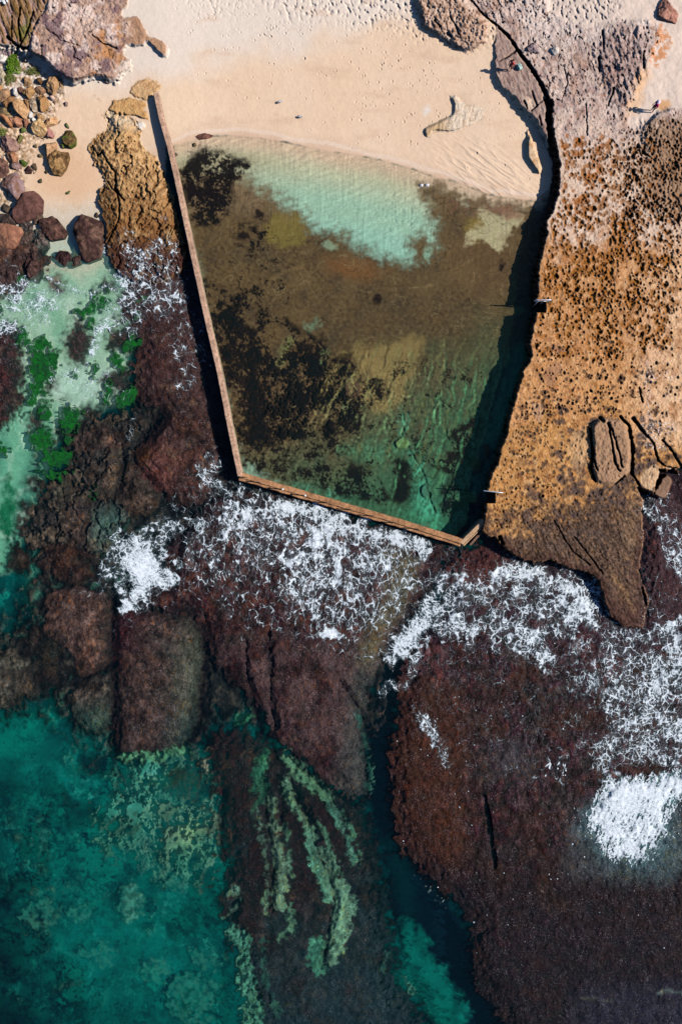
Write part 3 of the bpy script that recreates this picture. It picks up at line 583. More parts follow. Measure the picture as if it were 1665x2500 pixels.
# ---------------- reef rock on the left of the pool wall (orange ledge)
def rockmass(poly, dz, c, lab, warp=4, fine=3, soft=2, rnd=1, zfix=None, face=0.0):
    sd = sdf(round_poly(poly, rnd) if rnd else poly) + warp * W8 * 2 + fine * W8b * 2
    m = smooth(soft, -soft, sd)
    raise_to(sd, (Z + dz * smooth(face, -face - 3, sd)) if zfix is None else zfix, 0)
    paint(smooth(soft + 2, -soft, sd), c); LAB[sd < 3] = lab
    return m, sd
n_r, n_r2, n_r3 = fbm(40, 51, 5, gain=.6), fbm(12, 52, 3), fbm(5, 53, 2)
E3 = [(250, 275), (280, 270), (325, 285), (335, 300), (345, 318), (340, 345), (355, 365), (380, 385), (405, 430), (432, 520), (465, 640), (400, 692), (330, 684), (296, 671), (271, 646), (262, 600), (257, 520), (238, 482), (257, 454), (264, 443), (246, 421), (229, 389), (214, 354), (232, 336), (262, 314), (262, 296)]
ztE = .62 + .9 * smooth(620, 300, V) + .25 * n_r
m_e, sd_e = rockmass(E3, 0, C(196, 152, 102), LB['ledge'], 4, 3, zfix=ztE * smooth(8, -30, sdf(E3) + 6) * .5 + ztE * .5)
paint(m_e * smooth(380, 560, V + 30 * n_r), C(134, 90, 50), .9)
paint(m_e * smooth(540, 630, V + 40 * n_r), C(78, 46, 38), .95)
paint(m_e * smooth(.05, .4, n_r), C(206, 164, 108), .6 * 1)
paint(m_e * smooth(.05, .4, -n_r2 - .3 * n_r), C(96, 60, 30), .7)
paint(m_e * smooth(560, 640, V) , C(72, 42, 38), .5)
paint(m_e * smooth(300, 250, U) * smooth(440, 480, V), C(92, 66, 40), .7)
paint(m_e * smooth(330, 290, V + 14 * n_r2), C(230, 206, 172), .8); paint(m_e * smooth(.1, .3, n_r2) * smooth(560, 430, V), C(220, 180, 128), .6)
Z += m_e * (.24 * n_r2 + .14 * n_r3 - .35 * smooth(.05, 0, np.abs(fbm(40, 124, 3, sy=90, rot=.25))))
for pts, w in [([(250, 368), (261, 393), (282, 421), (284, 446), (282, 461), (304, 489)], [3, 5, 5, 6, 7, 3]), ([(286, 465), (293, 500), (289, 540), (254, 610)], [6, 5, 4, 3]), ([(264, 443), (275, 462), (284, 470)], 4), ([(226, 355), (240, 380), (250, 372)], 3)]:
    m = crack(pts, w); Z -= m * .5; paint(m, C(70, 50, 34), .8)
for poly, c, dz in [([(316, 211), (357, 192), (389, 204), (393, 218), (370, 232), (352, 246), (318, 232)], (214, 172, 124), .12), ([(272, 246), (304, 239), (343, 243), (357, 257), (350, 270), (362, 280), (366, 296), (340, 284), (296, 282), (266, 268)], (210, 164, 108), .22)]:
    m, sd = rockmass(poly, dz, C(*c), LB['upper_slab'], 4, 3)
    paint(m * smooth(0, .4, n_r2), C(184, 134, 80), .6); Z += m * (.06 * n_r2 + .05 * n_r3)
m = blob(345, 306, 11, 8, 0, 2, 2, 2); paint(m, C(234, 222, 208), .9); Z += m * .12
paint(line([(228, 232), (248, 248), (264, 264)], [5, 4, 4], 2), C(196, 166, 130), .7)

# ---------------- top left: purple outcrop and fissured rock
P1 = outline([(200, 320), (215, 200), (260, 110), (310, 60), (330, -120), (900, -120), (880, 0), (815, 100), (850, 130), (900, 110), (970, 150), (1020, 250), (1140, 290), (1130, 390), (1060, 330), (1010, 265), (970, 315), (870, 280), (830, 330), (850, 380), (880, 430), (840, 490), (760, 552), (690, 510), (520, 555), (430, 535), (350, 470), (300, 400), (250, 390), (192, 350)], 2.8, 0, 0)
sdP = sdf(round_poly(P1)) + 4 * W8 * 2 + 1.2 * W8b * 2
ztP = zb_left * 0 + 1.9 + np.clip(1.15 * smooth(330, 90, U) + .28 * n_r, 0, 3) * smooth(2, -9, sdP) + .1 + .0016 * np.clip(120 - V, 0, 300)
m_p, sd_p1 = rockmass(P1, 0, C(182, 148, 128), LB['purple'], 4, 1.2, zfix=ztP)
paint(m_p * smooth(.0, .14, fbm(50, 54, 4) + .0), C(224, 200, 186), .8)
paint(m_p * smooth(.02, .2, fbm(40, 55, 4) + .25 * blob(165, 150, 80, 40, 0, 40) + .2 * blob(120, 40, 50, 40, 0, 30) - .1), C(122, 96, 100), .85)
paint(m_p * smooth(.0, .3, -n_r + .35 * blob(270, 110, 60, 70, 0, 30) + .2 * blob(230, 185, 60, 14, 0, 10) - .25), C(190, 132, 82), .85)
paint(m_p * smooth(280, 340, U), C(196, 150, 112), .8)
paint(m_p * blob(215, 60, 40, 22, -.3, 18), C(212, 186, 168), .6)
paint(m_p * smooth(.15, .45, n_r2), C(96, 68, 72), .45)
paint(m_p * blob(300, 165, 22, 14, -.5, 6), C(236, 216, 196), .8)
Z += m_p * (.12 * fbm(14, 56, 3, sy=7, rot=.5) + .07 * n_r3 + .12 * n_r2 - .5 * smooth(.03, 0, np.abs(fbm(50, 123, 4, sy=90, rot=.7))) * smooth(-.1, .2, n_r2) * .6) * smooth(360, 260, U)
for pts, w in [([(178, 112), (184, 126), (180, 140), (196, 148)], 3), ([(100, 112), (104, 140)], 3), ([(130, 80), (150, 100), (190, 110)], 2.5), ([(225, 85), (250, 105), (285, 118)], 3)]:
    m = crack(pts, w); Z -= m * .3
F1 = outline([(-800, -800), (345, -800), (330, 0), (308, 60), (213, 200), (186, 335), (140, 318), (70, 295), (-800, 260)], 2.8, 0, 0)
m_f, _ = rockmass(F1, 0, C(160, 124, 92), LB['fissured'], 4, 3, zfix=2.9 + .25 * n_r)
st = fbm(9, 57, 3, sy=60, rot=-.35)
paint(m_f * smooth(.0, .3, st), C(112, 84, 40), .8); paint(m_f * smooth(.05, .35, -st), C(176, 148, 146), .7)
paint(m_f * blob(60, 75, 14, 30, .3, 8), C(110, 110, 34), .8)
Z += m_f * (.35 * st + .12 * n_r2)
for pts, w in [([(50, 20), (46, 60), (50, 100)], 4), ([(82, 30), (70, 70), (48, 115)], 4), ([(20, 90), (40, 110), (66, 118)], 7), ([(30, 40), (30, 90)], 3)]:
    m = crack(pts, w); Z -= m * .7; paint(m, C(50, 44, 22), .7)
m = area(outline([(-60, -60), (75, -60), (70, 15), (30, 25), (-60, 25)], 2.8, 0, 0), 2); paint(m, C(240, 238, 236)); Z += m * .3

# ---------------- right: rock shelf
SHELF = [(1351, 243), (1351, 286), (1353, 321), (1360, 364), (1368, 400), (1367, 439), (1360, 486), (1350, 515), (1335, 540), (1337, 575), (1324, 618), (1319, 650), (1313, 686), (1317, 711), (1309, 732), (1309, 764), (1301, 804), (1296, 843), (1299, 871), (1280, 907), (1276, 929), (1262, 964), (1248, 1012), (1237, 1064), (1226, 1089), (1216, 1132), (1200, 1157), (1192, 1196), (1190, 1232), (1184, 1268), (1176, 1296), (1191, 1309), (1214, 1311), (1226, 1332), (1280, 1368), (1312, 1373), (1341, 1364), (1387, 1384), (1444, 1398), (1466, 1421), (1475, 1464), (1494, 1507), (1523, 1527), (1566, 1534), (1582, 1470), (1556, 1393), (1569, 1318), (1564, 1250), (1569, 1221), (1548, 1186), (1575, 1192), (1594, 1200), (1609, 1143), (1655, 1145), (1700, 1121), (2400, 1000), (44000, 800), (44000, -44000), (1180, -44000), (1141, -300), (1141, 0), (1180, 37), (1208, 59), (1241, 89), (1262, 121), (1287, 154), (1312, 189), (1338, 236)]
zs = 2.15 + .35 * smooth(430, 330, V) - .15 * smooth(200, 60, V) * smooth(1420, 1300, U) - .3 * smooth(1100, 1250, V) - .55 * smooth(1250, 1400, V) - .75 * smooth(1390, 1540, V) - .3 * smooth(1480, 1570, U) * smooth(1100, 1250, V) + .10 * n_r + .5 * smooth(300, 0, V) * smooth(1350, 1550, U)
sd_s = sdf(SHELF) + 2.4 * W8 * 2 + 2.2 * W8b * 2
raise_to(sd_s, zs.astype(f32))
m_s = smooth(2, -2, sd_s); LAB[sd_s < 22] = np.where((sd_s < 22) & (Z > np.where(m_pool > .5, POOL - .1, .25)) & (U > 1170) & (V > 240), LB['rock_shelf'], LAB)[sd_s < 22]
LAB[sd_s < 0] = LB['rock_shelf']
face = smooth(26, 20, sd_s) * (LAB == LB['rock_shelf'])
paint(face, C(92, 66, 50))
paint(m_s, C(212, 186, 170))
vv = V + 110 * W60 + 60 * n_r + 25 * n_r2
mid = m_s * smooth(290, 400, vv)
paint(mid, C(226, 196, 170))
paint(m_s * smooth(540, 640, vv - .05 * (1600 - U)), C(206, 150, 100))
paint(m_s * smooth(830, 930, vv), C(214, 156, 102))
paint(m_s * smooth(980, 1060, vv), C(204, 148, 88))
paint(m_s * smooth(1480, 1640, U + 30 * n_r) * smooth(560, 680, V) * smooth(1120, 1060, V), C(240, 200, 160), .7)
paint(m_s * smooth(.0, .45, n_r) * smooth(540, 600, V), C(178, 118, 62), .55)
paint(m_s * smooth(.12, .45, fbm(26, 58, 3)) * smooth(350, 460, V) * smooth(900, 840, V), C(168, 106, 44), .7)
paint(m_s * smooth(.05, .35, fbm(90, 59, 3)) * smooth(300, 420, V) * smooth(560, 480, V), C(188, 154, 128), .5)
hc = m_s * smooth(1540, 1600, U + 30 * n_r) * smooth(270, 300, V) * smooth(560, 480, V)
paint(hc, C(150, 112, 78), .8)
brn = m_s * smooth(-44, 44, .86 * (V - 1245) + .28 * (U - 1300) + 130 * n_r + 60 * n_r2 + 25 * n_f)
paint(brn, C(78, 61, 53), .95)
paint(brn * smooth(.1, .4, fbm(26, 60, 3, sy=60, rot=-.5)), C(124, 92, 60), .35); paint(brn * smooth(.12, .3, fbm(10, 121, 3)) * smooth(-.1, .2, n_r), C(180, 132, 76), .4); paint(brn * smooth(.05, .3, -n_f), C(58, 44, 38), .6); paint(brn * smooth(.1, .35, fbm(5, 122, 2)), C(132, 108, 88), .5)
paint(brn * smooth(1440, 1500, V), C(82, 56, 48), .7)
paint(m_s * smooth(.2, .45, n_r + .25 * smooth(1000, 1150, V) - .05) * smooth(1000, 1060, V) * smooth(1240, 1300, U), C(98, 80, 70), .75)
m = line([(1480, 1380), (1520, 1440), (1545, 1490)], [4, 12, 8], 4); paint(m * m_s, C(168, 132, 92), .6)
paint(m_s * smooth(1560, 1545, U) * smooth(1500, 1560, U + 10 * n_r) * smooth(1180, 1220, V) * smooth(1360, 1300, V), C(150, 118, 86), .6)
# mauve upper shelf with ridges, sand drifts
upper = m_s * smooth(330, 270, vv)
paint(upper * smooth(.0, .3, n_r), C(226, 200, 182), .8); paint(upper * smooth(.0, .3, -n_r), C(168, 138, 128), .75); paint(upper * smooth(.1, .3, fbm(30, 118, 4, sy=60, rot=-.3)), C(170, 128, 104), .6)
uf = np.abs(fbm(24, 119, 3, sy=52, rot=-.25)); paint(upper * smooth(.05, .0, uf) * smooth(.0, .2, n_r2), C(84, 62, 58), .7); Z -= upper * smooth(.06, .0, uf) * smooth(.0, .2, n_r2) * .25; Z += upper * (.10 * fbm(14, 120, 3, sy=30, rot=-.3))
paint(upper * smooth(.12, .4, n_r2), C(124, 94, 86), .4)
paint(upper * smooth(150, 70, V + 50 * W60) * smooth(1240, 1300, U), C(228, 208, 194), .75)
paint(upper * smooth(.2, .5, fbm(20, 95, 3)), C(150, 104, 74), .6)
RIDGE = outline([(1010, 320), (1040, 210), (1130, 170), (1270, 160), (1330, 240), (1340, 330), (1310, 500), (1250, 640), (1180, 800), (1130, 780), (1080, 650), (1000, 520), (980, 420)], 2.8, 1105, 0)
m_rd = area(RIDGE, 16, 14, 6) * m_s
paint(m_rd, C(172, 144, 134), .7); paint(m_rd * smooth(0, .3, n_r2), C(116, 90, 84), .7)
Z += m_rd * (.12 + .40 * np.clip(fbm(16, 61, 3, sy=34, rot=-.2), -.5, .6))
SANDR = outline([(640, -900), (1568, -900), (60000, -900), (60000, 760), (1568, 740), (1500, 735), (1400, 765), (1280, 878), (1200, 868), (1180, 800), (1250, 650), (1320, 520), (1350, 440), (1440, 200), (1300, 130), (1100, 140), (1000, 190), (850, 170), (700, 100), (640, 40)], 2.8, 1105, 0)
sdR = sdf(round_poly(SANDR)) + 5 * W8 * 2 + 3 * W8b * 2
m_sr = smooth(8, -8, sdR); paint(m_sr, C(232, 208, 188)); LAB[sdR < 0] = LB['beach']
m_soft = smooth(70, -8, sdR + 30 * n_r2) * m_s; paint(m_soft * smooth(-.1, .3, n_r), C(226, 202, 184), .55)
Z = np.where(sdR < 6, Z * (1 - m_sr) + (zs - .12 + .05 * fbm(50, 62, 2)) * m_sr, Z).astype(f32)
Z -= m_sr * smooth(80, 40, V) * smooth(1540, 1480, U) * np.clip(tr - .05, 0, 1) * .3
paint(area(outline([(1350, 130), (1420, 150), (1490, 230), (1500, 300), (1460, 330), (1440, 450), (1340, 440), (1350, 330), (1380, 280), (1340, 220)], 2.8, 1105, 0), 6, 8, 6) * smooth(-.2, .15, n_r2 + n_r), C(214, 140, 84), .85)
paint(area(outline([(1390, 690), (1470, 685), (1500, 730), (1400, 770)], 2.8, 1105, 0), 5, 3, 2), C(218, 158, 96), .8)
paint(blob(1570, 190, 18, 30, .5, 10) + blob(1550, 250, 16, 40, .5, 10), C(222, 172, 122), .6)
hcz = smooth(2, -6, sdf(outline([(1280, 878), (1400, 768), (1500, 738), (1568, 752), (9000, 760), (9000, 2600), (1300, 2600)], 2.8, 1105, 0)) + 4 * W8b)
Z += m_s * hcz * .35 * smooth(430, 320, V) * smooth(1555, 1590, U)
# honeycomb pits: count, size and colour change along the shelf
dk = C(64, 40, 30); oc = C(156, 98, 40); gb = C(94, 70, 54)
pit_w = smooth(-4, -14, sd_s) * (1 - m_sr)
paint((m_s - brn) * smooth(.06, .3, fbm(17, 151, 4)) * smooth(480, 620, V), C(146, 94, 54), .5); paint((m_s - brn) * smooth(.1, .35, fbm(44, 152, 4)) * smooth(560, 700, V), C(166, 108, 58), .5); paint((m_s - brn) * smooth(.12, .3, -fbm(13, 153, 3)) * smooth(560, 700, V), C(236, 190, 136), .45)
PCL = fbm(60, 141, 3)
def pits(n, u0, u1, v0, v1, r0, r1, d, colr, ck, prob, stretch=1.25):
    for _ in range(n):
        u, v = random.uniform(u0, u1), random.uniform(v0, v1)
        if random.random() < prob(u, v) * float(np.clip(.75 + 2.2 * val(PCL, u, v), .1, 1)) and val(pit_w, u, v) > .5:
            r = r0 + (r1 - r0) * random.random() ** 2
            stamp(u, v, r, d * random.uniform(.5, 1.2), r * random.uniform(.9, stretch), random.uniform(-.4, .4), .18, colr, ck, pit_w)
sm = lambda a, b, x: float(smooth(a, b, np.float64(x)))
pits(1755, 1400, 1670, 340, 760, 2.5, 6, .10, C(150, 104, 66), .7, lambda u, v: .3 + .7 * sm(1430, 1540, u))
pits(945, 1345, 1600, 340, 640, 3, 8, .07, C(150, 98, 54), .85, lambda u, v: .9)
pits(1755, 1310, 1640, 520, 880, 3, 8, .09, oc, .75, lambda u, v: .9)
pits(1215, 1290, 1670, 640, 1010, 2, 4.6, .17, dk, .7, lambda u, v: .75 * sm(1700, 1500, u) + .15)
pits(877, 1520, 1670, 290, 540, 2.4, 5.2, .13, C(112, 80, 56), .6, lambda u, v: .9, 1.8)
pits(1215, 1240, 1640, 900, 1260, 2.5, 6, .05, gb, .85, lambda u, v: .75)
pits(1215, 1200, 1480, 980, 1290, 1.8, 3.8, .11, dk, .55, lambda u, v: sm(1440, 1240, u))
pits(162, 1360, 1470, 330, 520, 4, 10, .05, C(164, 102, 50), .85, lambda u, v: .8)
pits(351, 1345, 1560, 160, 330, 1.5, 4, .07, C(130, 94, 80), .6, lambda u, v: .6)
pits(567, 1360, 1600, 980, 1260, 5, 11, .05, C(92, 74, 66), .85, lambda u, v: sm(960, 1120, v) * .6)
Z += m_s * smooth(1500, 1580, U + 30 * n_r) * smooth(280, 300, V) * smooth(620, 500, V) * (.08 * np.abs(fbm(14, 96, 3, sy=22, rot=-.3)) * 3 - .05)
Z += m_s * (.07 * n_r2 + .05 * n_r3) * (1 - m_sr)
brs = brn * (fbm(6, 63, 3, sy=14, rot=-.55) + .6 * fbm(22, 97, 3, sy=90, rot=-.55))
Z += .11 * brs * smooth(1180, 1260, V)
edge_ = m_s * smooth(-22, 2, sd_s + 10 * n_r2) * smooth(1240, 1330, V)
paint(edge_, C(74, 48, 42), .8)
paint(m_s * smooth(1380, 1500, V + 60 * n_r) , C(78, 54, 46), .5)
COL *= (1 + brn * np.clip(.8 * n_f + .7 * n_r3 + .7 * fbm(14, 150, 3, sy=60, rot=-.55), -.6, .8))[..., None]
# pale oyster shells scattered on the outer shelf
sh = m_s * smooth(.26, .34, perlin(U / 4.2, V / 3.2, 5)) * smooth(-.05, .25, fbm(60, 64, 2)) * smooth(1540, 1600, U) * smooth(840, 900, V)
paint(sh, C(236, 224, 218), .85)
# smooth patches
for poly, c in [([(620, 1150), (680, 1070), (760, 1090), (750, 1150), (700, 1180), (690, 1250), (640, 1230)], (176, 128, 92)), ([(640, 910), (670, 900), (690, 960), (780, 990), (780, 1020), (700, 1010)], (160, 116, 86)), ([(530, 1360), (610, 1350), (620, 1420), (590, 1490), (560, 1460)], (196, 152, 116))]:
    m = area(outline(poly, 2.8, 1105, 500), 2.5, 4, 3); paint(m, C(*c), .85)
# the cracks on the shelf
for pts, w, d in [([(1141, -10), (1180, 37), (1208, 59), (1241, 89), (1262, 121), (1287, 154), (1312, 189), (1336, 238)], [2, 4, 5, 8, 10, 11, 11, 12], 1.4), ([(1559, 946), (1568, 982)], [3, 6], .5),
                  ([(1544, 1021), (1569, 1054), (1594, 1082)], [7, 9, 4], .6), ([(1594, 1082), (1605, 1125), (1623, 1138), (1655, 1145)], [4, 6, 5, 4], .6), ([(1616, 1075), (1641, 1104), (1665, 1143), (1700, 1180)], [5, 6, 7, 8], .6),
                  ([(1541, 1157), (1560, 1186)], [7, 6], .7), ([(1370, 250), (1385, 200), (1378, 170)], 2, .3), ([(1430, 255), (1432, 330)], 2, .3), ([(1470, 75), (1473, 120)], [5, 4], .4), ([(1462, 140), (1462, 175)], [6, 4], .4), ([(1497, 215), (1484, 258)], [6, 3], .4), ([(1571, 125), (1570, 165)], 4, .4),
                  ([(1352, 1270), (1380, 1320), (1400, 1350), (1440, 1380)], [3, 4, 3, 3], .35), ([(1400, 1310), (1440, 1360), (1470, 1400)], [3, 4, 3], .35), ([(1220, 1312), (1226, 1326)], 10, .8), ([(1559, 1390), (1568, 1440), (1580, 1500)], [4, 7, 4], .4)]:
    m = crack(pts, w); Z -= m * d; paint(m, C(58, 42, 36), .7)
# weathered block with deep clefts
BLK = [(1446, 1036), (1469, 1016), (1512, 1025), (1530, 1043), (1537, 1089), (1540, 1114), (1535, 1154), (1523, 1161), (1501, 1181), (1476, 1183), (1455, 1175), (1445, 1143), (1446, 1089), (1444, 1050)]
m_k, sdk = rockmass(BLK, .55, C(176, 138, 106), LB['block'], 2, 2, 2, zfix=Z + .5 * smooth(4, -8, sdf(BLK)))
paint(m_k * smooth(0, .4, n_r2), C(134, 100, 78), .5); paint(m_k * smooth(.1, .4, -n_r), C(196, 158, 122), .6)
for pts, w, d in [([(1440, 1046), (1447, 1107), (1442, 1143), (1452, 1174)], [5, 9, 6, 4], 1.1), ([(1448, 1120), (1458, 1148)], 5, .7), ([(1484, 1034), (1491, 1071), (1501, 1132), (1512, 1150)], [7, 5, 6, 3], .8), ([(1492, 1046), (1509, 1100), (1517, 1139)], [4, 5, 4], .7), ([(1514, 1018), (1534, 1039), (1543, 1089), (1541, 1154)], [6, 8, 9, 8], 1.1), ([(1523, 1162), (1500, 1182)], 4, .6), ([(1464, 1020), (1472, 1028)], 8, .6)]:
    m = crack(pts, w); Z -= m * d; paint(m, C(50, 36, 30), .7)
m = blob(1415, 1095, 26, 40, 0, 12); paint(m * m_s * (1 - m_k), C(214, 170, 122), .8)
stamp(1324, 1211, 8.5, -.12, lip=0); stamp(1324, 1211, 4.2, .6, lip=.1, colr=C(60, 44, 34), ck=.8)
# boulders broken off the outer edge
for poly, c, zt in [([(1560, 1160), (1600, 1130), (1610, 1150), (1594, 1196), (1570, 1190)], (214, 176, 136), 1.5), ([(1597, 1200), (1625, 1160), (1640, 1170), (1625, 1215), (1605, 1212)], (150, 118, 96), 1.0)]:
    m, _ = rockmass(poly, .4, C(*c), LB['rock_shelf'], 2, 2, zfix=zt + .2 * n_r)
    paint(m * smooth(0, .4, n_r2), C(140, 104, 78), .5)
# steps cut into the shelf beside the two handrails
for (u0, u1, v0, v1, zt) in [(1296, 1333, 737, 763, 2.15), (1180, 1208, 1201, 1228, 1.9)]:
    w = (U < u1) & (U > u0 - 20) & (V > v0) & (V < v1) & (Z > POOL + .02)
    k = np.clip(np.floor((u1 - U) / 6.0), 0, 9)
    Z = np.where(w, np.minimum(Z, np.maximum(zt - .7 - .3 * k, -.2)), Z).astype(f32)
    COL[w] = C(70, 54, 44)

# split ledge under the standing person
SPL = [(1213, 60), (1208, 64), (1238, 92), (1258, 124), (1282, 158), (1306, 192), (1328, 240), (1330, 300), (1334, 330), (1341, 348), (1326, 316), (1305, 284), (1280, 262), (1251, 226), (1213, 197), (1209, 150), (1210, 100)]
m_sp, sdsp = rockmass(SPL, 0, C(172, 144, 130), LB['split'], 1.5, 2, 1.5, zfix=2.3 - .1 * smooth(260, 340, V) + .06 * n_r)
paint(m_sp * smooth(0, .35, n_r2), C(140, 112, 100), .6); paint(m_sp * smooth(.0, .35, fbm(9, 65, 3, sy=40, rot=-.35)), C(196, 170, 152), .6)
Z += m_sp * (.10 * fbm(6, 66, 3, sy=18, rot=-.35))
paint(m_sp * (blob(1292, 252, 9, 16, -.4, 2, 2, 2)), C(226, 196, 168), .9)
for pts, w in [([(1262, 122), (1240, 138), (1218, 150)], [5, 4, 2]), ([(1298, 222), (1305, 245), (1310, 258), (1296, 270)], [2, 4, 4, 2]), ([(1310, 258), (1324, 246)], 2), ([(1278, 246), (1286, 264)], 3), ([(1316, 285), (1320, 305)], 3)]:
    m = crack(pts, w); Z -= m * .45; paint(m, C(70, 52, 48), .7)
# low outcrop in the sand
OUT = [(1007, -60), (1010, 7), (1023, 39), (1030, 68), (1051, 80), (1076, 95), (1115, 120), (1137, 131), (1173, 114), (1191, 100), (1191, 57), (1176, 34), (1141, 2), (1141, -60)]
m_o, sdo = rockmass(OUT, 0, C(206, 172, 148), LB['outcrop'], 3, 3, 2, zfix=Z + (.62 + .2 * n_r) * smooth(2, -14, sdf(OUT) + 3 * W8b))
paint(m_o * smooth(-.05, .3, n_r2 + .4 * n_r), C(160, 122, 96), .8); paint(m_o * smooth(.1, .35, -n_r), C(226, 202, 182), .7); paint(m_o * smooth(.2, .45, n_r2), C(96, 68, 54), .6)
Z += m_o * (.16 * n_r2 + .12 * n_r3 + .1 * n_r)
for pts, w in [([(1098, 40), (1115, 70), (1120, 84)], 4), ([(1092, 82), (1100, 88)], 9), ([(1060, 50), (1075, 66)], 4)]:
    m = crack(pts, w); Z -= m * .4
# pale slab in the sand
SLB = [(1098, 236), (1112, 232), (1128, 252), (1185, 264), (1172, 290), (1130, 312), (1100, 322), (1060, 318), (1042, 336), (1032, 315), (1060, 302), (1085, 290), (1106, 277), (1108, 255)]
m_sl, _ = rockmass(SLB, 0, C(228, 206, 180), LB['slab'], 3, 3, 2, zfix=Z + (.24 * smooth(1185, 1105, U) + .02) * smooth(2, -5, sdf(SLB)))
paint(m_sl * smooth(1110, 1070, U), C(206, 166, 112), .7); paint(m_sl * smooth(.1, .4, n_r2), C(190, 152, 112), .5)
Z += m_sl * .08 * fbm(8, 67, 3, sy=30, rot=.2)
paint(blob(1042, 272, 8, 10, 0, 4, 4, 3), C(238, 222, 206), .9)
SLV = [(1286, 316), (1292, 321), (1306, 361), (1319, 400), (1322, 436), (1305, 411), (1287, 384)]
m_sv, _ = rockmass(SLV, 0, C(224, 190, 152), LB['sliver'], 1, 1.5, 1.5, zfix=Z + .45 * smooth(1, -4, sdf(SLV)))
paint(m_sv * smooth(0, .4, n_r2), C(196, 142, 90), .6)
paint(area([(350, 1400), (351, 1401), (352, 1400)], 1), C(0, 0, 0), 0)

# ---------------- kelp-topped rocks and green weed of the left shallows
for poly, c in [([(540, 760), (590, 800), (640, 900), (610, 1010), (540, 1080), (470, 1050), (465, 930), (490, 830)], (84, 60, 58)), ([(740, 900), (800, 860), (900, 870), (950, 900), (900, 980), (800, 1010), (740, 980)], (58, 36, 32)), ([(700, 1200), (780, 1130), (880, 1150), (910, 1230), (880, 1290), (800, 1270)], (76, 62, 52)),
                ([(690, 560), (750, 510), (760, 540), (700, 590)], (54, 40, 44)), ([(360, 520), (400, 490), (430, 530), (400, 570), (350, 560)], (170, 150, 122)), ([(290, 1250), (330, 1180), (390, 1180), (370, 1250), (330, 1290)], (98, 82, 70)), ([(240, 1420), (280, 1400), (300, 1500), (250, 1560), (210, 1520)], (92, 82, 68)), ([(250, 1010), (300, 1000), (330, 1030), (290, 1070)], (110, 74, 68)), ([(90, 1260), (140, 1250), (160, 1330), (110, 1370), (85, 1330)], (104, 88, 76))]:
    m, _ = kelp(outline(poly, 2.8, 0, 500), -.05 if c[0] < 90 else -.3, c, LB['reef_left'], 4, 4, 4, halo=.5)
GREEN = [(250, 732, 14, 28, 0), (218, 757, 19, 13, 0), (218, 786, 9, 17, 0), (353, 730, 11, 9, 0), (96, 843, 20, 22, 0), (100, 905, 26, 56, .1), (132, 880, 14, 30, -.2), (114, 1000, 12, 30, 0), (173, 1016, 22, 28, 0), (54, 675, 8, 6, 0), (316, 842, 24, 12, -.5), (287, 880, 11, 20, -.2), (302, 978, 20, 20, 0), (264, 964, 10, 24, .2), (236, 900, 8, 14, 0), (-4, 757, 16, 15, 0),
         (100, 1070, 26, 27, .2), (118, 1024, 14, 18, 0), (143, 1121, 34, 25, -.2), (132, 1157, 24, 11, 0), (168, 1050, 10, 22, 0), (11, 1095, 15, 15, 0), (232, 1206, 6, 8, 0), (60, 830, 14, 20, 0), (185, 907, 5, 7, 0), (80, 985, 10, 16, 0), (320, 965, 8, 20, 0), (338, 771, 6, 6, 0)]
for (u, v, a, b, r) in GREEN:
    m = blob(u, v, a, b, r, 6, 10, 8)
    paint(m, C(4, 88, 26)); paint(m * smooth(0, .3, n_f), C(2, 52, 24), .85); paint(m * smooth(.05, .4, n_r2), C(14, 112, 20), .55); paint(m * smooth(.05, .3, KT2), C(2, 60, 34), .6)
    Z = np.where(m > .3, np.maximum(Z, -.14), Z).astype(f32); paint(m, C(6, 90, 44), .9, WCOL); LAB[m > .5] = LB['green']
m = blob(18, 1250, 19, 66, .1, 10, 8, 5); paint(m, C(4, 100, 62), .9); paint(m, C(4, 92, 62), .8, WCOL)

# ---------------- foam and breaking wave
FO = np.zeros_like(U)
va, vb, vc = 0, 1, 2; ff = fbm(5, 79, 2)
FOK = [np.zeros_like(U), np.zeros_like(U), np.zeros_like(U)]      # streaming down, open net, slanting
def foam(dens, k):
    """dens 0..1 = how much of the surface the foam covers"""
    FOK[k] = np.maximum(FOK[k], np.clip(dens, 0, 1))
def A(poly, soft=24, warp=12, fine=6):
    return smooth(soft * 1.9, -soft * 1.9, sdf(round_poly(poly)) + 46 * W60 + 2.4 * warp * W8 * 2 + 1.6 * fine * W8b * 2)
below = 1 - area([(560, 1150)] + [(u, v + 9) for u, v in WALL_F] + [(1190, 1275), (1190, 1100), (560, 1100)], 2, 0, 0, 0)
d1 = .27 * A([(540, 1200), (600, 1190), (700, 1222), (900, 1280), (1060, 1318), (1060, 1400), (1000, 1440), (980, 1500), (880, 1540), (760, 1530), (700, 1500), (690, 1420), (560, 1400), (540, 1330), (470, 1330)])
d1 = np.maximum(d1, .85 * A([(665, 1222), (720, 1228), (800, 1248), (880, 1275), (905, 1292), (870, 1300), (800, 1290), (730, 1270), (660, 1250)], 16))
d1 = np.maximum(d1, .9 * line([(745, 1280), (785, 1310), (815, 1335), (822, 1370), (820, 1420)], [16, 34, 34, 22, 16], 9, 6, 4))
d1 = np.maximum(d1, .46 * A([(700, 1240), (830, 1260), (840, 1400), (780, 1480), (740, 1500), (700, 1400), (680, 1300)], 20))
d1 = np.maximum(d1, .7 * line([(560, 1270), (600, 1262), (640, 1255)], [40, 50, 20], 14, 8, 4))
d1 = np.maximum(d1, .75 * line([(910, 1300), (980, 1318), (1030, 1335), (1040, 1370)], [14, 36, 34, 10], 12, 6, 4))
d1 = np.maximum(d1, .42 * line([(930, 1320), (930, 1360), (880, 1380)], [26, 22, 20], 12, 6, 4))
d1 = np.maximum(d1, .2 * A([(450, 1260), (560, 1280), (560, 1420), (470, 1420), (430, 1350)], 30))
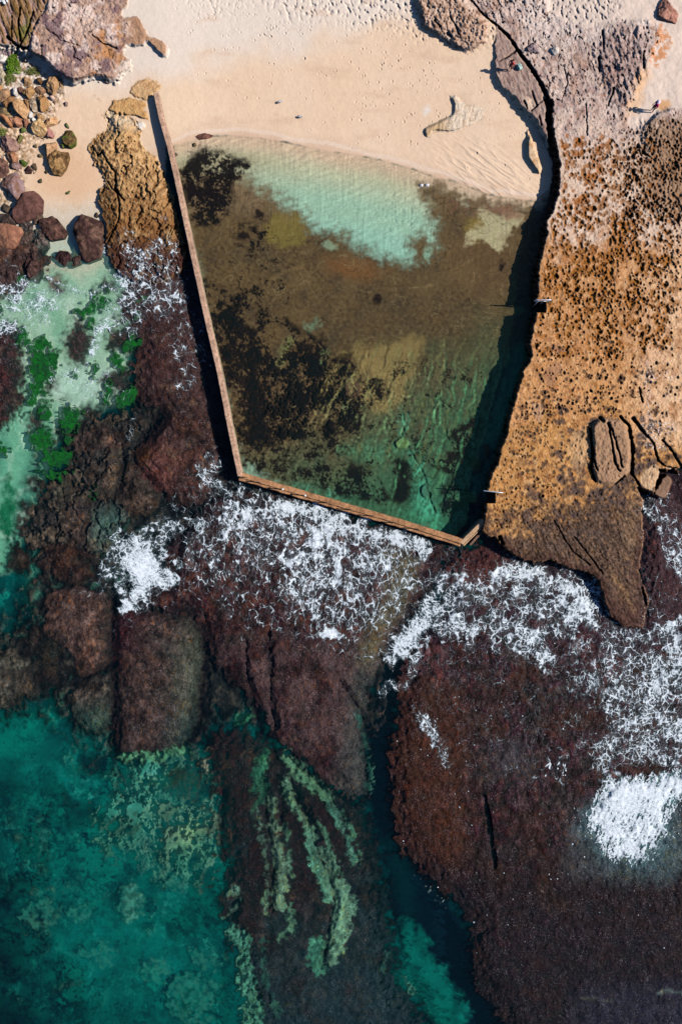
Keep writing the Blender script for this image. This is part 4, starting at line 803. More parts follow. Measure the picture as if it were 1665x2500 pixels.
foam(d1 * below, va)
foam(.14 * A([(540, 1400), (900, 1480), (900, 1560), (740, 1560), (560, 1480)], 30), va)
foam(.95 * line([(790, 1545), (815, 1546), (840, 1554)], [16, 22, 10], 6, 4, 4), vb)
foam(.2 * line([(685, 1538), (740, 1556), (790, 1548)], 14, 8), vc); foam(.3 * line([(850, 1500), (865, 1570), (885, 1510)], 12, 9), va)
# splash left of the reef
foam(.95 * A([(310, 1325), (339, 1318), (386, 1342), (393, 1375), (427, 1411), (418, 1429), (386, 1443), (339, 1475), (312, 1490), (318, 1461), (306, 1440), (325, 1404), (300, 1380)], 12, 8, 5), vc)
foam(.42 * A([(270, 1300), (330, 1310), (420, 1270), (380, 1255), (450, 1262), (446, 1290), (400, 1330), (430, 1420), (400, 1460), (320, 1510), (300, 1460), (300, 1390), (260, 1380)], 16, 10, 5), vb)
foam(.22 * A([(220, 1440), (270, 1340), (330, 1320), (430, 1440), (390, 1500), (310, 1520), (300, 1430), (240, 1440)], 20), vb)
foam(.4 * A([(314, 1300), (340, 1270), (390, 1258), (440, 1285), (450, 1262), (470, 1270), (420, 1320), (360, 1320)], 12), vb)
foam(.3 * line([(520, 1330), (515, 1390), (540, 1420)], [26, 20, 16], 10), va); foam(.45 * line([(555, 1262), (552, 1330), (530, 1370)], [22, 14, 16], 9), va)
foam(.4 * line([(490, 1140), (505, 1170), (540, 1190), (560, 1200)], [24, 30, 18, 12], 10), vc); foam(.22 * A([(470, 1100), (540, 1110), (560, 1180), (500, 1200)], 16), vc)
# right: surge over the reef
foam(.62 * line([(955, 1610), (985, 1570), (1030, 1520), (1065, 1450), (1080, 1405)], [30, 46, 40, 30, 14], 14, 8, 5), vc)
foam(.3 * line([(935, 1690), (950, 1670), (990, 1680), (1020, 1600)], [20, 24, 14, 30], 9), vb)
d2 = .30 * A([(1040, 1480), (1090, 1400), (1200, 1405), (1270, 1385), (1330, 1395), (1450, 1410), (1475, 1470), (1500, 1520), (1460, 1560), (1300, 1560), (1200, 1520), (1110, 1560), (1030, 1570)], 20)
d2 = np.maximum(d2, .62 * A([(1350, 1400), (1440, 1412), (1470, 1460), (1475, 1510), (1440, 1545), (1380, 1540), (1340, 1480), (1320, 1420)], 24))
d2 = np.maximum(d2, .7 * line([(1200, 1408), (1262, 1390), (1310, 1402), (1345, 1450), (1365, 1520)], [20, 40, 30, 14, 14], 12, 6, 4))
d2 = np.maximum(d2, .62 * A([(1040, 1520), (1110, 1490), (1220, 1520), (1320, 1520), (1300, 1560), (1180, 1550), (1060, 1560)], 22))
d2 = np.maximum(d2, .4 * line([(1110, 1430), (1200, 1440), (1250, 1500)], [40, 30, 20], 18))
foam(d2, vb)
d3 = .34 * A([(1440, 1530), (1530, 1540), (1600, 1550), (1700, 1500), (1760, 1500), (1760, 1880), (1660, 1880), (1560, 1880), (1450, 1890), (1470, 1800), (1460, 1720), (1480, 1680), (1440, 1600)], 26)
d3 = np.maximum(d3, .58 * A([(1480, 1540), (1600, 1590), (1700, 1520), (1760, 1640), (1640, 1660), (1560, 1630), (1500, 1600)], 26))
d3 = np.maximum(d3, .6 * line([(1700, 1600), (1620, 1640), (1580, 1700), (1640, 1780), (1700, 1820)], [60, 60, 40, 50, 60], 26))
foam(d3, vb)
foam(.22 * A([(1400, 1560), (1480, 1580), (1480, 1700), (1440, 1720), (1400, 1640)], 20), va)
foam(.6 * line([(1300, 1560), (1325, 1600), (1345, 1620)], [60, 40, 20], 16), vb); foam(.35 * line([(1265, 1570), (1290, 1610), (1340, 1640)], [20, 20, 14], 9), vb)
foam(.34 * line([(1012, 1730), (1055, 1790), (1080, 1840), (1100, 1880)], [24, 30, 26, 10], 9, 6, 5), vc)
foam(.16 * A([(1340, 1820), (1400, 1840), (1380, 1910), (1330, 1880)], 16), va); foam(.28 * line([(1335, 1850), (1350, 1890), (1370, 1910)], 10, 5), va)
foam(.28 * A([(1560, 1190), (1640, 1230), (1680, 1280), (1680, 1400), (1630, 1350), (1590, 1300), (1565, 1260)], 16), vc); foam(.4 * line([(1630, 1340), (1680, 1420)], 30, 12), vc)
foam(.4 * line([(1500, 1545), (1560, 1560), (1640, 1530), (1700, 1500)], [30, 40, 30, 30], 14), vb)
# left shallows
foam(.30 * A([(-60, 690), (60, 680), (130, 690), (140, 760), (80, 810), (-60, 830)], 24), vb)
foam(.42 * line([(0, 800), (30, 760), (90, 745), (125, 720)], [20, 16, 14, 10], 8), vb)
foam(.42 * line([(290, 670), (310, 700), (320, 720), (370, 690), (410, 650), (425, 635)], [24, 26, 26, 22, 14, 8], 9), vc)
foam(.4 * line([(320, 720), (280, 770), (240, 810), (232, 850), (210, 900)], [26, 26, 20, 18, 10], 10), vc)
foam(.36 * line([(140, 690), (210, 720), (260, 700), (300, 680)], [12, 18, 14, 10], 9), vc); foam(.3 * line([(120, 930), (180, 900), (230, 930), (280, 900)], [8, 14, 14, 8], 9), vc); foam(.3 * line([(20, 640), (60, 690), (40, 740)], [10, 16, 10], 9), vc)
foam(.26 * A([(300, 620), (400, 590), (430, 640), (440, 760), (330, 800), (250, 800), (280, 700)], 20), vc)
foam(.34 * line([(345, 640), (375, 610), (410, 640)], [30, 34, 14], 10), vc); foam(.16 * A([(400, 720), (470, 740), (500, 960), (440, 960), (420, 850)], 24), vc)
foam(.3 * line([(430, 860), (445, 900), (470, 940)], 14, 8), vc); foam(.12 * A([(130, 900), (240, 880), (330, 960), (200, 1000)], 20), vb); foam(.2 * line([(330, 1010), (315, 1070)], 10, 6), vc)
foam(.12 * A([(260, 540), (330, 520), (330, 700), (270, 680)], 14), vc); foam(.16 * line([(250, 600), (262, 640)], 14, 8), vc); foam(.2 * line([(395, 520), (420, 620)], [20, 30], 12), vc)
foam(.14 * A([(420, 1200), (640, 1190), (1080, 1330), (1100, 1420), (1000, 1600), (800, 1600), (560, 1500), (420, 1440)], 40) * below, va)
foam(.13 * A([(980, 1420), (1180, 1360), (1500, 1400), (1760, 1480), (1760, 1900), (1420, 1900), (1400, 1640), (1200, 1620), (1000, 1640)], 50), vb)
foam(.05 * A([(1000, 1560), (1400, 1560), (1420, 1900), (1300, 2000), (1050, 1900)], 60), va)
# sun glints painted as white specks, with flecks of foam, on the wet reefs
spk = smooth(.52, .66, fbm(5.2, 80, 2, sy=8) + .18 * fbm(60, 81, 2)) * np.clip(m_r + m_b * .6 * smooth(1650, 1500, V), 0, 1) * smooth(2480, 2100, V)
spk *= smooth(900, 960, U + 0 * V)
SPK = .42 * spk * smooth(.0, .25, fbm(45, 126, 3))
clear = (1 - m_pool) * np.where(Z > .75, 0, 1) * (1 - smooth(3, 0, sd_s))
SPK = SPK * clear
FOK = [f * clear * (.72 + .9 * (fbm(30, 98 + q, 3) + .0)) for q, f in enumerate(FOK)]
# breaking wave at the lower right
WV = [(1458, 1950), (1480, 1915), (1508, 1898), (1580, 1898), (1640, 1886), (1760, 1880), (1760, 1930), (1640, 1945), (1624, 2000), (1606, 2040), (1584, 2075), (1560, 2105), (1530, 2100), (1485, 2070), (1452, 2030), (1444, 1995)]
sd_w = sdf(round_poly(WV)) + 9 * W8 * 2 + 6 * W8b * 2
rays = fbm(9, 82, 3, sy=46, rot=.35)
wv = smooth(26, -22, sd_w + 24 * rays)
wv *= np.clip(smooth(-.62, .1, rays + .7 * smooth(-4, -40, sd_w) + .3 * ff), 0, 1)
tail = smooth(50, 0, sd_w + 20 * rays) * smooth(2180, 2050, V) * smooth(.15, .02, np.abs(fbm(12, 83, 3, sy=30, rot=.3))) * smooth(1930, 2000, V)
wv = np.maximum(wv, tail * .55)
paint(smooth(10, -14, sd_w), C(120, 170, 172), .8, WCOL); paint(smooth(10, -14, sd_w), C(96, 150, 152), .75)
WVH = smooth(14, -34, sd_w) * (.10 + .22 * smooth(2080, 1930, V)) + .03 * wv * np.clip(rays + .3, 0, 1)
haze = smooth(60, -10, sd_w) * smooth(1920, 1990, V)
paint(haze, C(70, 110, 114), .5); paint(smooth(90, 0, sd_w + 40 * W60) * smooth(1940, 2040, V), C(64, 88, 92), .45)

# ------------------------------------------------------------------ water model: colour of the bed seen through it
LV = np.where(m_pool > .5, POOL, SEA).astype(f32)
D = np.clip(LV - Z, 0, 8)
K = np.array([.30, .045, .075], f32)
D_w = np.where(m_pool > .5, D, D)
T = np.exp(-D_w[..., None] * K)
AL = np.where(m_pool > .5, 1 - np.exp(-D * .045), 1 - np.exp(-D * .42)).astype(f32)
paint(m_pool, C(46, 104, 88), 1, WCOL)
wetm = D > .01
den = (T * T) * ((1 - AL) ** 1.6)[..., None]
bed = (COL - AL[..., None] * WCOL) / np.maximum(den, .08)
COL = np.where(wetm[..., None], np.clip(bed, .004, .85), np.clip(COL, .004, .85)).astype(f32)

# ------------------------------------------------------------------ meshes from the survey grid
def grid_mesh(name, mask_faces, zmap, attrs, mat, kind=None, label=None, cat=None, group=None, lift=0.0):
    fi, fj = np.nonzero(mask_faces)
    if len(fi) == 0: return None
    a = fi * NX + fj
    quads = np.stack([a, a + NX, a + NX + 1, a + 1], 1)
    used, inv = np.unique(quads.ravel(), return_inverse=True)
    z = zmap.ravel()[used] + lift
    k = (1 - z / H) / 25.0
    co = np.stack([(U.ravel()[used] - 832.5) * k, (1250 - V.ravel()[used]) * k, z], 1).astype(f32)
    me = bpy.data.meshes.new(name)
    me.vertices.add(len(used)); me.vertices.foreach_set('co', co.ravel())
    me.loops.add(len(inv)); me.loops.foreach_set('vertex_index', inv.astype(np.int32).ravel())
    me.polygons.add(len(fi)); me.polygons.foreach_set('loop_start', np.arange(0, len(inv), 4, dtype=np.int32))
    me.polygons.foreach_set('loop_total', np.full(len(fi), 4, np.int32))
    me.polygons.foreach_set('use_smooth', np.ones(len(fi), bool))
    for an, arr in attrs.items():
        if arr.ndim == 3:
            at_ = me.attributes.new(an, 'FLOAT_COLOR', 'POINT')
            c4 = np.ones((len(used), 4), f32); c4[:, :3] = arr.reshape(-1, 3)[used]
            at_.data.foreach_set('color', c4.ravel())
        else:
            at_ = me.attributes.new(an, 'FLOAT', 'POINT'); at_.data.foreach_set('value', arr.ravel()[used].astype(f32))
    me.update(calc_edges=True); me.validate()
    me.materials.append(mat)
    o = bpy.data.objects.new(name, me); COLL.objects.link(o)
    tag(o, label, cat, group, kind)
    return o
def tag(o, label=None, cat=None, group=None, kind=None):
    if label: o['label'] = label
    if cat: o['category'] = cat
    if group: o['group'] = group
    if kind: o['kind'] = kind
    return o

# ------------------------------------------------------------------ materials
def new_mat(name):
    m = bpy.data.materials.new(name); m.use_nodes = True
    nt = m.node_tree; nt.nodes.clear()
    out = nt.nodes.new('ShaderNodeOutputMaterial')
    return m, nt, out
def nd(nt, t, **kw):
    n = nt.nodes.new(t)
    for k, v in kw.items():
        if k in n.inputs: n.inputs[k].default_value = v
        else: setattr(n, k, v)
    return n
def math_n(nt, op, a, b):
    n = nd(nt, 'ShaderNodeMath', operation=op)
    for i, x in enumerate((a, b)):
        if x is None: continue
        if isinstance(x, (int, float)): n.inputs[i].default_value = x
        else: nt.links.new(x, n.inputs[i])
    return n.outputs[0]
def maprange(nt, x, a, b, c, d):
    n = nd(nt, 'ShaderNodeMapRange'); nt.links.new(x, n.inputs[0])
    for i, v in enumerate((a, b, c, d)): n.inputs[i + 1].default_value = v
    return n.outputs[0]
def terrain_mat(name, layers, bump, rough=.9, spec=.15, tint=None):
    """vertex survey colour x procedural mottling; layers = (noise scale, stretch, contrast); bump = (scale, distance)"""
    m, nt, out = new_mat(name)
    at_ = nd(nt, 'ShaderNodeAttribute', attribute_name='Col')
    geo = nd(nt, 'ShaderNodeNewGeometry')
    fac = None; hsum = None
    for sca, st, lo, hi in layers:
        mp = nd(nt, 'ShaderNodeMapping'); mp.inputs['Scale'].default_value = (1, st, 1); mp.inputs['Rotation'].default_value = (0, 0, .3 if st != 1 else 0)
        nt.links.new(geo.outputs['Position'], mp.inputs['Vector'])
        n = nd(nt, 'ShaderNodeTexNoise', Scale=sca, Detail=3.0, Roughness=.65)
        nt.links.new(mp.outputs[0], n.inputs['Vector'])
        v = maprange(nt, n.outputs['Fac'], .3, .72, lo, hi)
        fac = v if fac is None else math_n(nt, 'MULTIPLY', fac, v)
        hsum = n.outputs['Fac'] if hsum is None else math_n(nt, 'ADD', hsum, n.outputs['Fac'])
    mul = nd(nt, 'ShaderNodeVectorMath', operation='SCALE')
    nt.links.new(at_.outputs['Color'], mul.inputs[0]); nt.links.new(fac, mul.inputs['Scale'])
    colour = mul.outputs[0]
    if tint:
        n = nd(nt, 'ShaderNodeTexNoise', Scale=tint[0], Detail=2.0); nt.links.new(geo.outputs['Position'], n.inputs['Vector'])
        f = maprange(nt, n.outputs['Fac'], tint[2], tint[3], 0, tint[4])
        mx = nd(nt, 'ShaderNodeMix', data_type='RGBA', blend_type='MULTIPLY'); nt.links.new(f, mx.inputs['Factor'])
        nt.links.new(colour, mx.inputs['A']); mx.inputs['B'].default_value = (*tint[1], 1)
        colour = mx.outputs['Result']
    b = nd(nt, 'ShaderNodeBsdfPrincipled', Roughness=rough)
    b.inputs['Specular IOR Level'].default_value = spec
    nt.links.new(colour, b.inputs['Base Color'])
    if bump:
        bp = nd(nt, 'ShaderNodeBump', Strength=1.0, Distance=bump); nt.links.new(hsum, bp.inputs['Height']); nt.links.new(bp.outputs[0], b.inputs['Normal'])
    nt.links.new(b.outputs[0], out.inputs['Surface'])
    return m
M_sand = terrain_mat('sand', [(14, 1, .94, 1.06), (2.2, 1, .96, 1.04)], .01, .95, .05)
M_bed = terrain_mat('sea_bed', [(6, 1, .75, 1.25), (1.6, 1, .85, 1.15)], 0, .95, .05)
M_pool = terrain_mat('pool_bed', [(9, 1, .8, 1.2), (3, 1, .88, 1.12)], .02, .95, .05)
M_rock = terrain_mat('sandstone', [(9, 1, .76, 1.22), (3.2, 1, .84, 1.16)], .05, .9, .1, (1.6, (.95, .82, .76), .45, .7, .5))
def kelp_mat(name):
    m, nt, out = new_mat(name)
    at_ = nd(nt, 'ShaderNodeAttribute', attribute_name='Col'); geo = nd(nt, 'ShaderNodeNewGeometry')
    def nz(scale, sy, detail=3.0, off=0.0, rot=0.0):
        mp = nd(nt, 'ShaderNodeMapping'); mp.inputs['Scale'].default_value = (1, sy, 1); mp.inputs['Location'].default_value = (off, off * 2, 0); mp.inputs['Rotation'].default_value = (0, 0, rot)
        nt.links.new(geo.outputs['Position'], mp.inputs['Vector'])
        n = nd(nt, 'ShaderNodeTexNoise', Scale=scale, Detail=detail, Roughness=.68); nt.links.new(mp.outputs[0], n.inputs['Vector']); return n.outputs['Fac']
    a, b_, c_ = nz(7.5, .72, 4.0), nz(1.6, .8, 5.0, 4), nz(.28, 1, 3.0, 9)
    ga = math_n(nt, 'ADD', math_n(nt, 'MULTIPLY', maprange(nt, nz(.45, 1, 3.0, 57), .36, .64, .15, 1), math_n(nt, 'SUBTRACT', maprange(nt, a, .34, .66, .05, 1.9), 1.0)), 1.0)
    f = math_n(nt, 'MULTIPLY', ga, math_n(nt, 'MULTIPLY', maprange(nt, b_, .32, .68, .35, 1.5), maprange(nt, c_, .3, .7, .75, 1.25)))
    mul = nd(nt, 'ShaderNodeVectorMath', operation='SCALE'); nt.links.new(at_.outputs['Color'], mul.inputs[0]); nt.links.new(f, mul.inputs['Scale'])
    def blend(prev, fac, colr, mode):
        mx = nd(nt, 'ShaderNodeMix', data_type='RGBA', blend_type=mode); nt.links.new(fac, mx.inputs['Factor']); nt.links.new(prev, mx.inputs['A']); mx.inputs['B'].default_value = (*colr, 1); return mx.outputs['Result']
    col = blend(mul.outputs[0], math_n(nt, 'MULTIPLY', maprange(nt, nz(4.5, .4, 2.0, 17, .2), .52, .66, 0, 1), maprange(nt, nz(.5, 1, 2.0, 31), .42, .6, 0, .85)), (2.1, 1.3, .5), 'MULTIPLY')
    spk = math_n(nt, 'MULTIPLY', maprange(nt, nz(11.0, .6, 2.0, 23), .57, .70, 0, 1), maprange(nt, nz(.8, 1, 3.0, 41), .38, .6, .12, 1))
    col = blend(col, spk, (.17, .135, .15), 'ADD')  # pale specks are sun glints added into the kelp's base colour
    b = nd(nt, 'ShaderNodeBsdfPrincipled', Roughness=.7); b.inputs['Specular IOR Level'].default_value = .12; nt.links.new(col, b.inputs['Base Color'])
    bp = nd(nt, 'ShaderNodeBump', Strength=1.0, Distance=.06); nt.links.new(math_n(nt, 'ADD', a, b_), bp.inputs['Height']); nt.links.new(bp.outputs[0], b.inputs['Normal'])
    nt.links.new(b.outputs[0], out.inputs['Surface'])
    return m
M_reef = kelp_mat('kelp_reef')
M_green = terrain_mat('green_weed', [(7, 1, .55, 1.5)], .05, .8, .2)
M_weed = terrain_mat('dark_weed', [(8, 1, .4, 1.7)], .05, .9, .1)

M_boulder = terrain_mat('boulder_stone', [(9, 1, .74, 1.22), (3.2, 1, .84, 1.16)], .05, .9, .1)
FL = LAB[:-1, :-1]
def where(*labs):
    return np.isin(FL, [LB[x] for x in labs])
ATT = {'Col': COL}
grid_mesh('beach', where('beach'), Z, ATT, M_sand, 'structure', 'pale sand beach marked with footprints above the pool')
grid_mesh('seabed', where('seabed'), Z, ATT, M_bed, 'structure', 'teal and dark sea floor under the water')
grid_mesh('pool_floor', where('pool_floor'), Z, ATT, M_pool, 'structure', 'sandy and brown algae floor of the tidal pool')
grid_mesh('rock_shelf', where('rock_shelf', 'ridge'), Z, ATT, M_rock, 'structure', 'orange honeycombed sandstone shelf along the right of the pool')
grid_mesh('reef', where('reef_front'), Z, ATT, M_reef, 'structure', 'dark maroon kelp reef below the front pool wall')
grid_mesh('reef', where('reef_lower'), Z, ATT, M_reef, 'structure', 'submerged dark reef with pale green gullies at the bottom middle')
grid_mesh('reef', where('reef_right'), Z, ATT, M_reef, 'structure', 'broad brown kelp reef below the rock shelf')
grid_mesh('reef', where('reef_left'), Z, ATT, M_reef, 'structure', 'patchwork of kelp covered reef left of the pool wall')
grid_mesh('rock_outcrop', where('purple'), Z, ATT, M_rock, None, 'large purple grey sandstone outcrop rising from the sand at the upper left', 'rock outcrop')
grid_mesh('fissured_rock', where('fissured'), Z, ATT, M_rock, None, 'ochre and mauve rock split by dark mossy fissures in the top left corner', 'rock')
grid_mesh('rock_ledge', where('ledge'), Z, ATT, M_rock, None, 'long orange brown rock ledge running beside the shadow of the left pool wall', 'rock ledge')
grid_mesh('rock_slab', where('upper_slab'), Z, ATT, M_rock, None, 'low orange rock slabs half buried in sand at the upper end of the left pool wall', 'rock')
grid_mesh('rock_outcrop', where('outcrop'), Z, ATT, M_rock, None, 'low pitted tan outcrop standing in trampled sand at the top of the beach', 'rock outcrop')
grid_mesh('rock_ledge', where('split'), Z, ATT, M_rock, None, 'split grey mauve ledge where a person in pink stands, cut off by a black crack', 'rock ledge')
grid_mesh('rock_slab', where('slab'), Z, ATT, M_rock, None, 'flat cream slab with ochre lower edge lying in the beach sand', 'rock')
grid_mesh('rock_slab', where('sliver'), Z, ATT, M_rock, None, 'narrow sunlit rock sliver in the cliff shadow at the edge of the beach', 'rock')
grid_mesh('rock_block', where('block'), Z, ATT, M_rock, None, 'weathered rock block with deep black clefts on the lower rock shelf', 'rock')
grid_mesh('green_seaweed', where('green'), Z, ATT, M_green, 'stuff', 'bright green seaweed patches in the left shallows', 'seaweed')
grid_mesh('dark_seaweed', where('weed'), Z, ATT, M_weed, 'stuff', 'black brown seaweed clumps on the pool floor', 'seaweed')

def water_mat(name, glossy=.03, rip=(3.0, .05)):
    m, nt, out = new_mat(name)
    sc_ = nd(nt, 'ShaderNodeAttribute', attribute_name='Scatter'); tn = nd(nt, 'ShaderNodeAttribute', attribute_name='Tint'); al = nd(nt, 'ShaderNodeAttribute', attribute_name='Veil')
    tr_ = nd(nt, 'ShaderNodeBsdfTransparent'); nt.links.new(tn.outputs['Color'], tr_.inputs[0])
    geo = nd(nt, 'ShaderNodeNewGeometry')
    n = nd(nt, 'ShaderNodeTexNoise', Scale=rip[0], Detail=3.0); nt.links.new(geo.outputs['Position'], n.inputs['Vector'])
    v = maprange(nt, n.outputs['Fac'], .3, .7, .86, 1.14)
    mul = nd(nt, 'ShaderNodeVectorMath', operation='SCALE'); nt.links.new(sc_.outputs['Color'], mul.inputs[0]); nt.links.new(v, mul.inputs['Scale'])
    df = nd(nt, 'ShaderNodeBsdfDiffuse'); nt.links.new(mul.outputs[0], df.inputs[0])
    mx = nd(nt, 'ShaderNodeMixShader'); nt.links.new(al.outputs['Fac'], mx.inputs[0]); nt.links.new(tr_.outputs[0], mx.inputs[1]); nt.links.new(df.outputs[0], mx.inputs[2])
    bp = nd(nt, 'ShaderNodeBump', Strength=1.0, Distance=rip[1]); nt.links.new(n.outputs['Fac'], bp.inputs['Height'])
    gl = nd(nt, 'ShaderNodeBsdfGlossy', Roughness=.12); nt.links.new(bp.outputs[0], gl.inputs['Normal'])
    lw = nd(nt, 'ShaderNodeLayerWeight'); lw.inputs['Blend'].default_value = .5
    fr = math_n(nt, 'ADD', math_n(nt, 'MULTIPLY', math_n(nt, 'POWER', lw.outputs['Facing'], 5.0), .9), .02)
    m2 = nd(nt, 'ShaderNodeMixShader'); nt.links.new(fr, m2.inputs[0])
    nt.links.new(mx.outputs[0], m2.inputs[1]); nt.links.new(gl.outputs[0], m2.inputs[2]); nt.links.new(m2.outputs[0], out.inputs['Surface'])
    return m
WA = {'Scatter': np.clip(WCOL, .002, .9), 'Tint': T.astype(f32), 'Veil': AL}
def anyv(m): return m[:-1, :-1] | m[1:, :-1] | m[:-1, 1:] | m[1:, 1:]
def allv(m): return m[:-1, :-1] & m[1:, :-1] & m[:-1, 1:] & m[1:, 1:]
wz = np.full(U.shape, POOL, f32)
pw = (m_pool > .5) & (Z < POOL + .1)
grid_mesh('pool_water', anyv(pw), wz, WA, water_mat('pool_water'), 'structure', 'still clear water inside the tidal pool')
sw = (m_pool <= .5) & (Z < .12) & (V > 330)
swell = (.05 * fbm(160, 84, 2) + .02 * fbm(40, 85, 2)).astype(f32) * smooth(1500, 1900, V)
seaz = (SEA + swell + WVH * (Z < .4)).astype(f32)
grid_mesh('sea', anyv(sw), seaz, WA, water_mat('sea_water'), 'structure', 'teal sea washing over and between the reefs')

def foam_mat(name, net=None):
    m, nt, out = new_mat(name)
    a = nd(nt, 'ShaderNodeAttribute', attribute_name='Foam').outputs['Fac']; geo = nd(nt, 'ShaderNodeNewGeometry')
    pos = geo.outputs['Position']
    def noise(scale, vec=None, detail=3.0, rough=.6, typ='FBM', out_='Fac', **kw):
        n = nd(nt, 'ShaderNodeTexNoise', noise_type=typ, Scale=scale, Detail=detail, Roughness=rough, **kw)
        if typ == 'FBM': n.normalize = True
        nt.links.new(vec if vec is not None else pos, n.inputs['Vector']); return n.outputs[out_]
    grain = noise(6.0, None, 4.0, .7)
    sx, sy, rot, k = net
    patch = noise(.5, None, 4.0, .65)
    d = math_n(nt, 'MULTIPLY', a, maprange(nt, patch, .32, .68, .45, 1.5))
    wob = nd(nt, 'ShaderNodeTexNoise', Scale=1.1, Detail=3.0, Roughness=.55); nt.links.new(pos, wob.inputs['Vector'])
    sb = nd(nt, 'ShaderNodeVectorMath', operation='SUBTRACT'); nt.links.new(wob.outputs['Color'], sb.inputs[0]); sb.inputs[1].default_value = (.5, .5, .5)
    sl = nd(nt, 'ShaderNodeVectorMath', operation='SCALE'); nt.links.new(sb.outputs[0], sl.inputs[0]); sl.inputs['Scale'].default_value = .9
    ad = nd(nt, 'ShaderNodeVectorMath', operation='ADD'); nt.links.new(pos, ad.inputs[0]); nt.links.new(sl.outputs[0], ad.inputs[1])
    m1 = nd(nt, 'ShaderNodeMapping'); m1.inputs['Rotation'].default_value = (0, 0, rot); nt.links.new(ad.outputs[0], m1.inputs['Vector'])
    m2 = nd(nt, 'ShaderNodeMapping'); m2.inputs['Scale'].default_value = (sx, sy, 0); nt.links.new(m1.outputs[0], m2.inputs['Vector'])
    vec = m2.outputs[0]
    # lacy strands: cell walls of two sizes, thinned and thickened by a noise along their course
    al = None
    for cs, wk, on in ((1.25, 1.0, 0.0), (2.8, .62, .06), (6.0, .36, .26)):
        v = nd(nt, 'ShaderNodeTexVoronoi', feature='DISTANCE_TO_EDGE', Scale=cs); nt.links.new(vec, v.inputs['Vector'])
        dist = math_n(nt, 'DIVIDE', v.outputs['Distance'], cs)
        thick = maprange(nt, noise(1.6 * cs, None, 2.0, .6), .3, .7, -.3, 1.7)
        w_ = math_n(nt, 'MULTIPLY', math_n(nt, 'MULTIPLY', math_n(nt, 'POWER', math_n(nt, 'MAXIMUM', math_n(nt, 'SUBTRACT', d, on), 0.0), 1.25), k * wk), thick)
        r = nd(nt, 'ShaderNodeMapRange', interpolation_type='SMOOTHSTEP'); nt.links.new(dist, r.inputs[0])
        nt.links.new(math_n(nt, 'MULTIPLY', w_, .15), r.inputs[1]); nt.links.new(math_n(nt, 'ADD', math_n(nt, 'MAXIMUM', w_, 0.0), .012), r.inputs[2]); r.inputs[3].default_value = 1; r.inputs[4].default_value = 0
        g = math_n(nt, 'MULTIPLY', r.outputs[0], maprange(nt, w_, .0, .035, 0, 1))
        al = g if al is None else math_n(nt, 'MAXIMUM', al, g)
    # froth: fine grained patches where the foam is thick, and a thin film elsewhere
    froth = math_n(nt, 'MULTIPLY', maprange(nt, d, .4, .85, 0, 1), maprange(nt, noise(2.6, vec, 5.0, .72), .40, .54, 0, 1))
    film = math_n(nt, 'MULTIPLY', maprange(nt, d, .08, .7, 0, .36), maprange(nt, noise(1.2, vec, 4.0, .65), .35, .65, .1, 1))
    f = math_n(nt, 'MAXIMUM', math_n(nt, 'MAXIMUM', math_n(nt, 'MULTIPLY', al, maprange(nt, grain, .3, .6, .6, 1)), froth), film)
    b = nd(nt, 'ShaderNodeBsdfDiffuse')
    mix = nd(nt, 'ShaderNodeMix', data_type='RGBA'); nt.links.new(f, mix.inputs['Factor'])
    mix.inputs['A'].default_value = (.42, .58, .62, 1); mix.inputs['B'].default_value = (.86, .90, .93, 1)
    nt.links.new(mix.outputs['Result'], b.inputs[0])
    tr_ = nd(nt, 'ShaderNodeBsdfTransparent')
    mx = nd(nt, 'ShaderNodeMixShader'); nt.links.new(f, mx.inputs[0]); nt.links.new(tr_.outputs[0], mx.inputs[1]); nt.links.new(b.outputs[0], mx.inputs[2])
    nt.links.new(mx.outputs[0], out.inputs['Surface'])
    return m
fz = np.maximum(np.maximum(Z, seaz), SEA).astype(f32)
wvm = wv > .06
fmats = [foam_mat('foam_streaming', (1.3, .7, 0, .38)), foam_mat('foam_net', (1.15, .95, .3, .32)), foam_mat('foam_slanting', (1.3, .8, -.6, .36))]
flab = ['white foam threads streaming down the reef below the seaward wall', 'white net of foam on the right hand reef', 'white foam veins washing over the left reef and gullies']
lead = np.argmax(np.stack(FOK), 0)
for q in range(3):
    grid_mesh('sea_foam', anyv(FOK[q] > .02), fz, {'Foam': np.clip(FOK[q], 0, 1)}, fmats[q], 'stuff', flab[q], 'foam', lift=.02 + .012 * q)
grid_mesh('painted_glints_foam', anyv(SPK > .1), fz, {'Foam': SPK}, foam_mat('glint_foam_specks', (1.6, .8, 0, .8)), 'stuff', 'white specks of painted sun glints and foam scattered on the wet kelp', 'foam', lift=.06)  # specks stand for sun glints as well as foam
grid_mesh('breaking_wave', anyv(wvm), fz, {'Foam': np.clip(wv * (.46 + .30 * smooth(-2, -40, sd_w) * smooth(2060, 1900, V) + .75 * rays + .35 * fbm(30, 127, 3)), 0, 1)}, foam_mat('wave_foam', (1.5, .7, .35, .9)), 'stuff', 'white breaking wave at the right edge', 'wave', lift=.07)
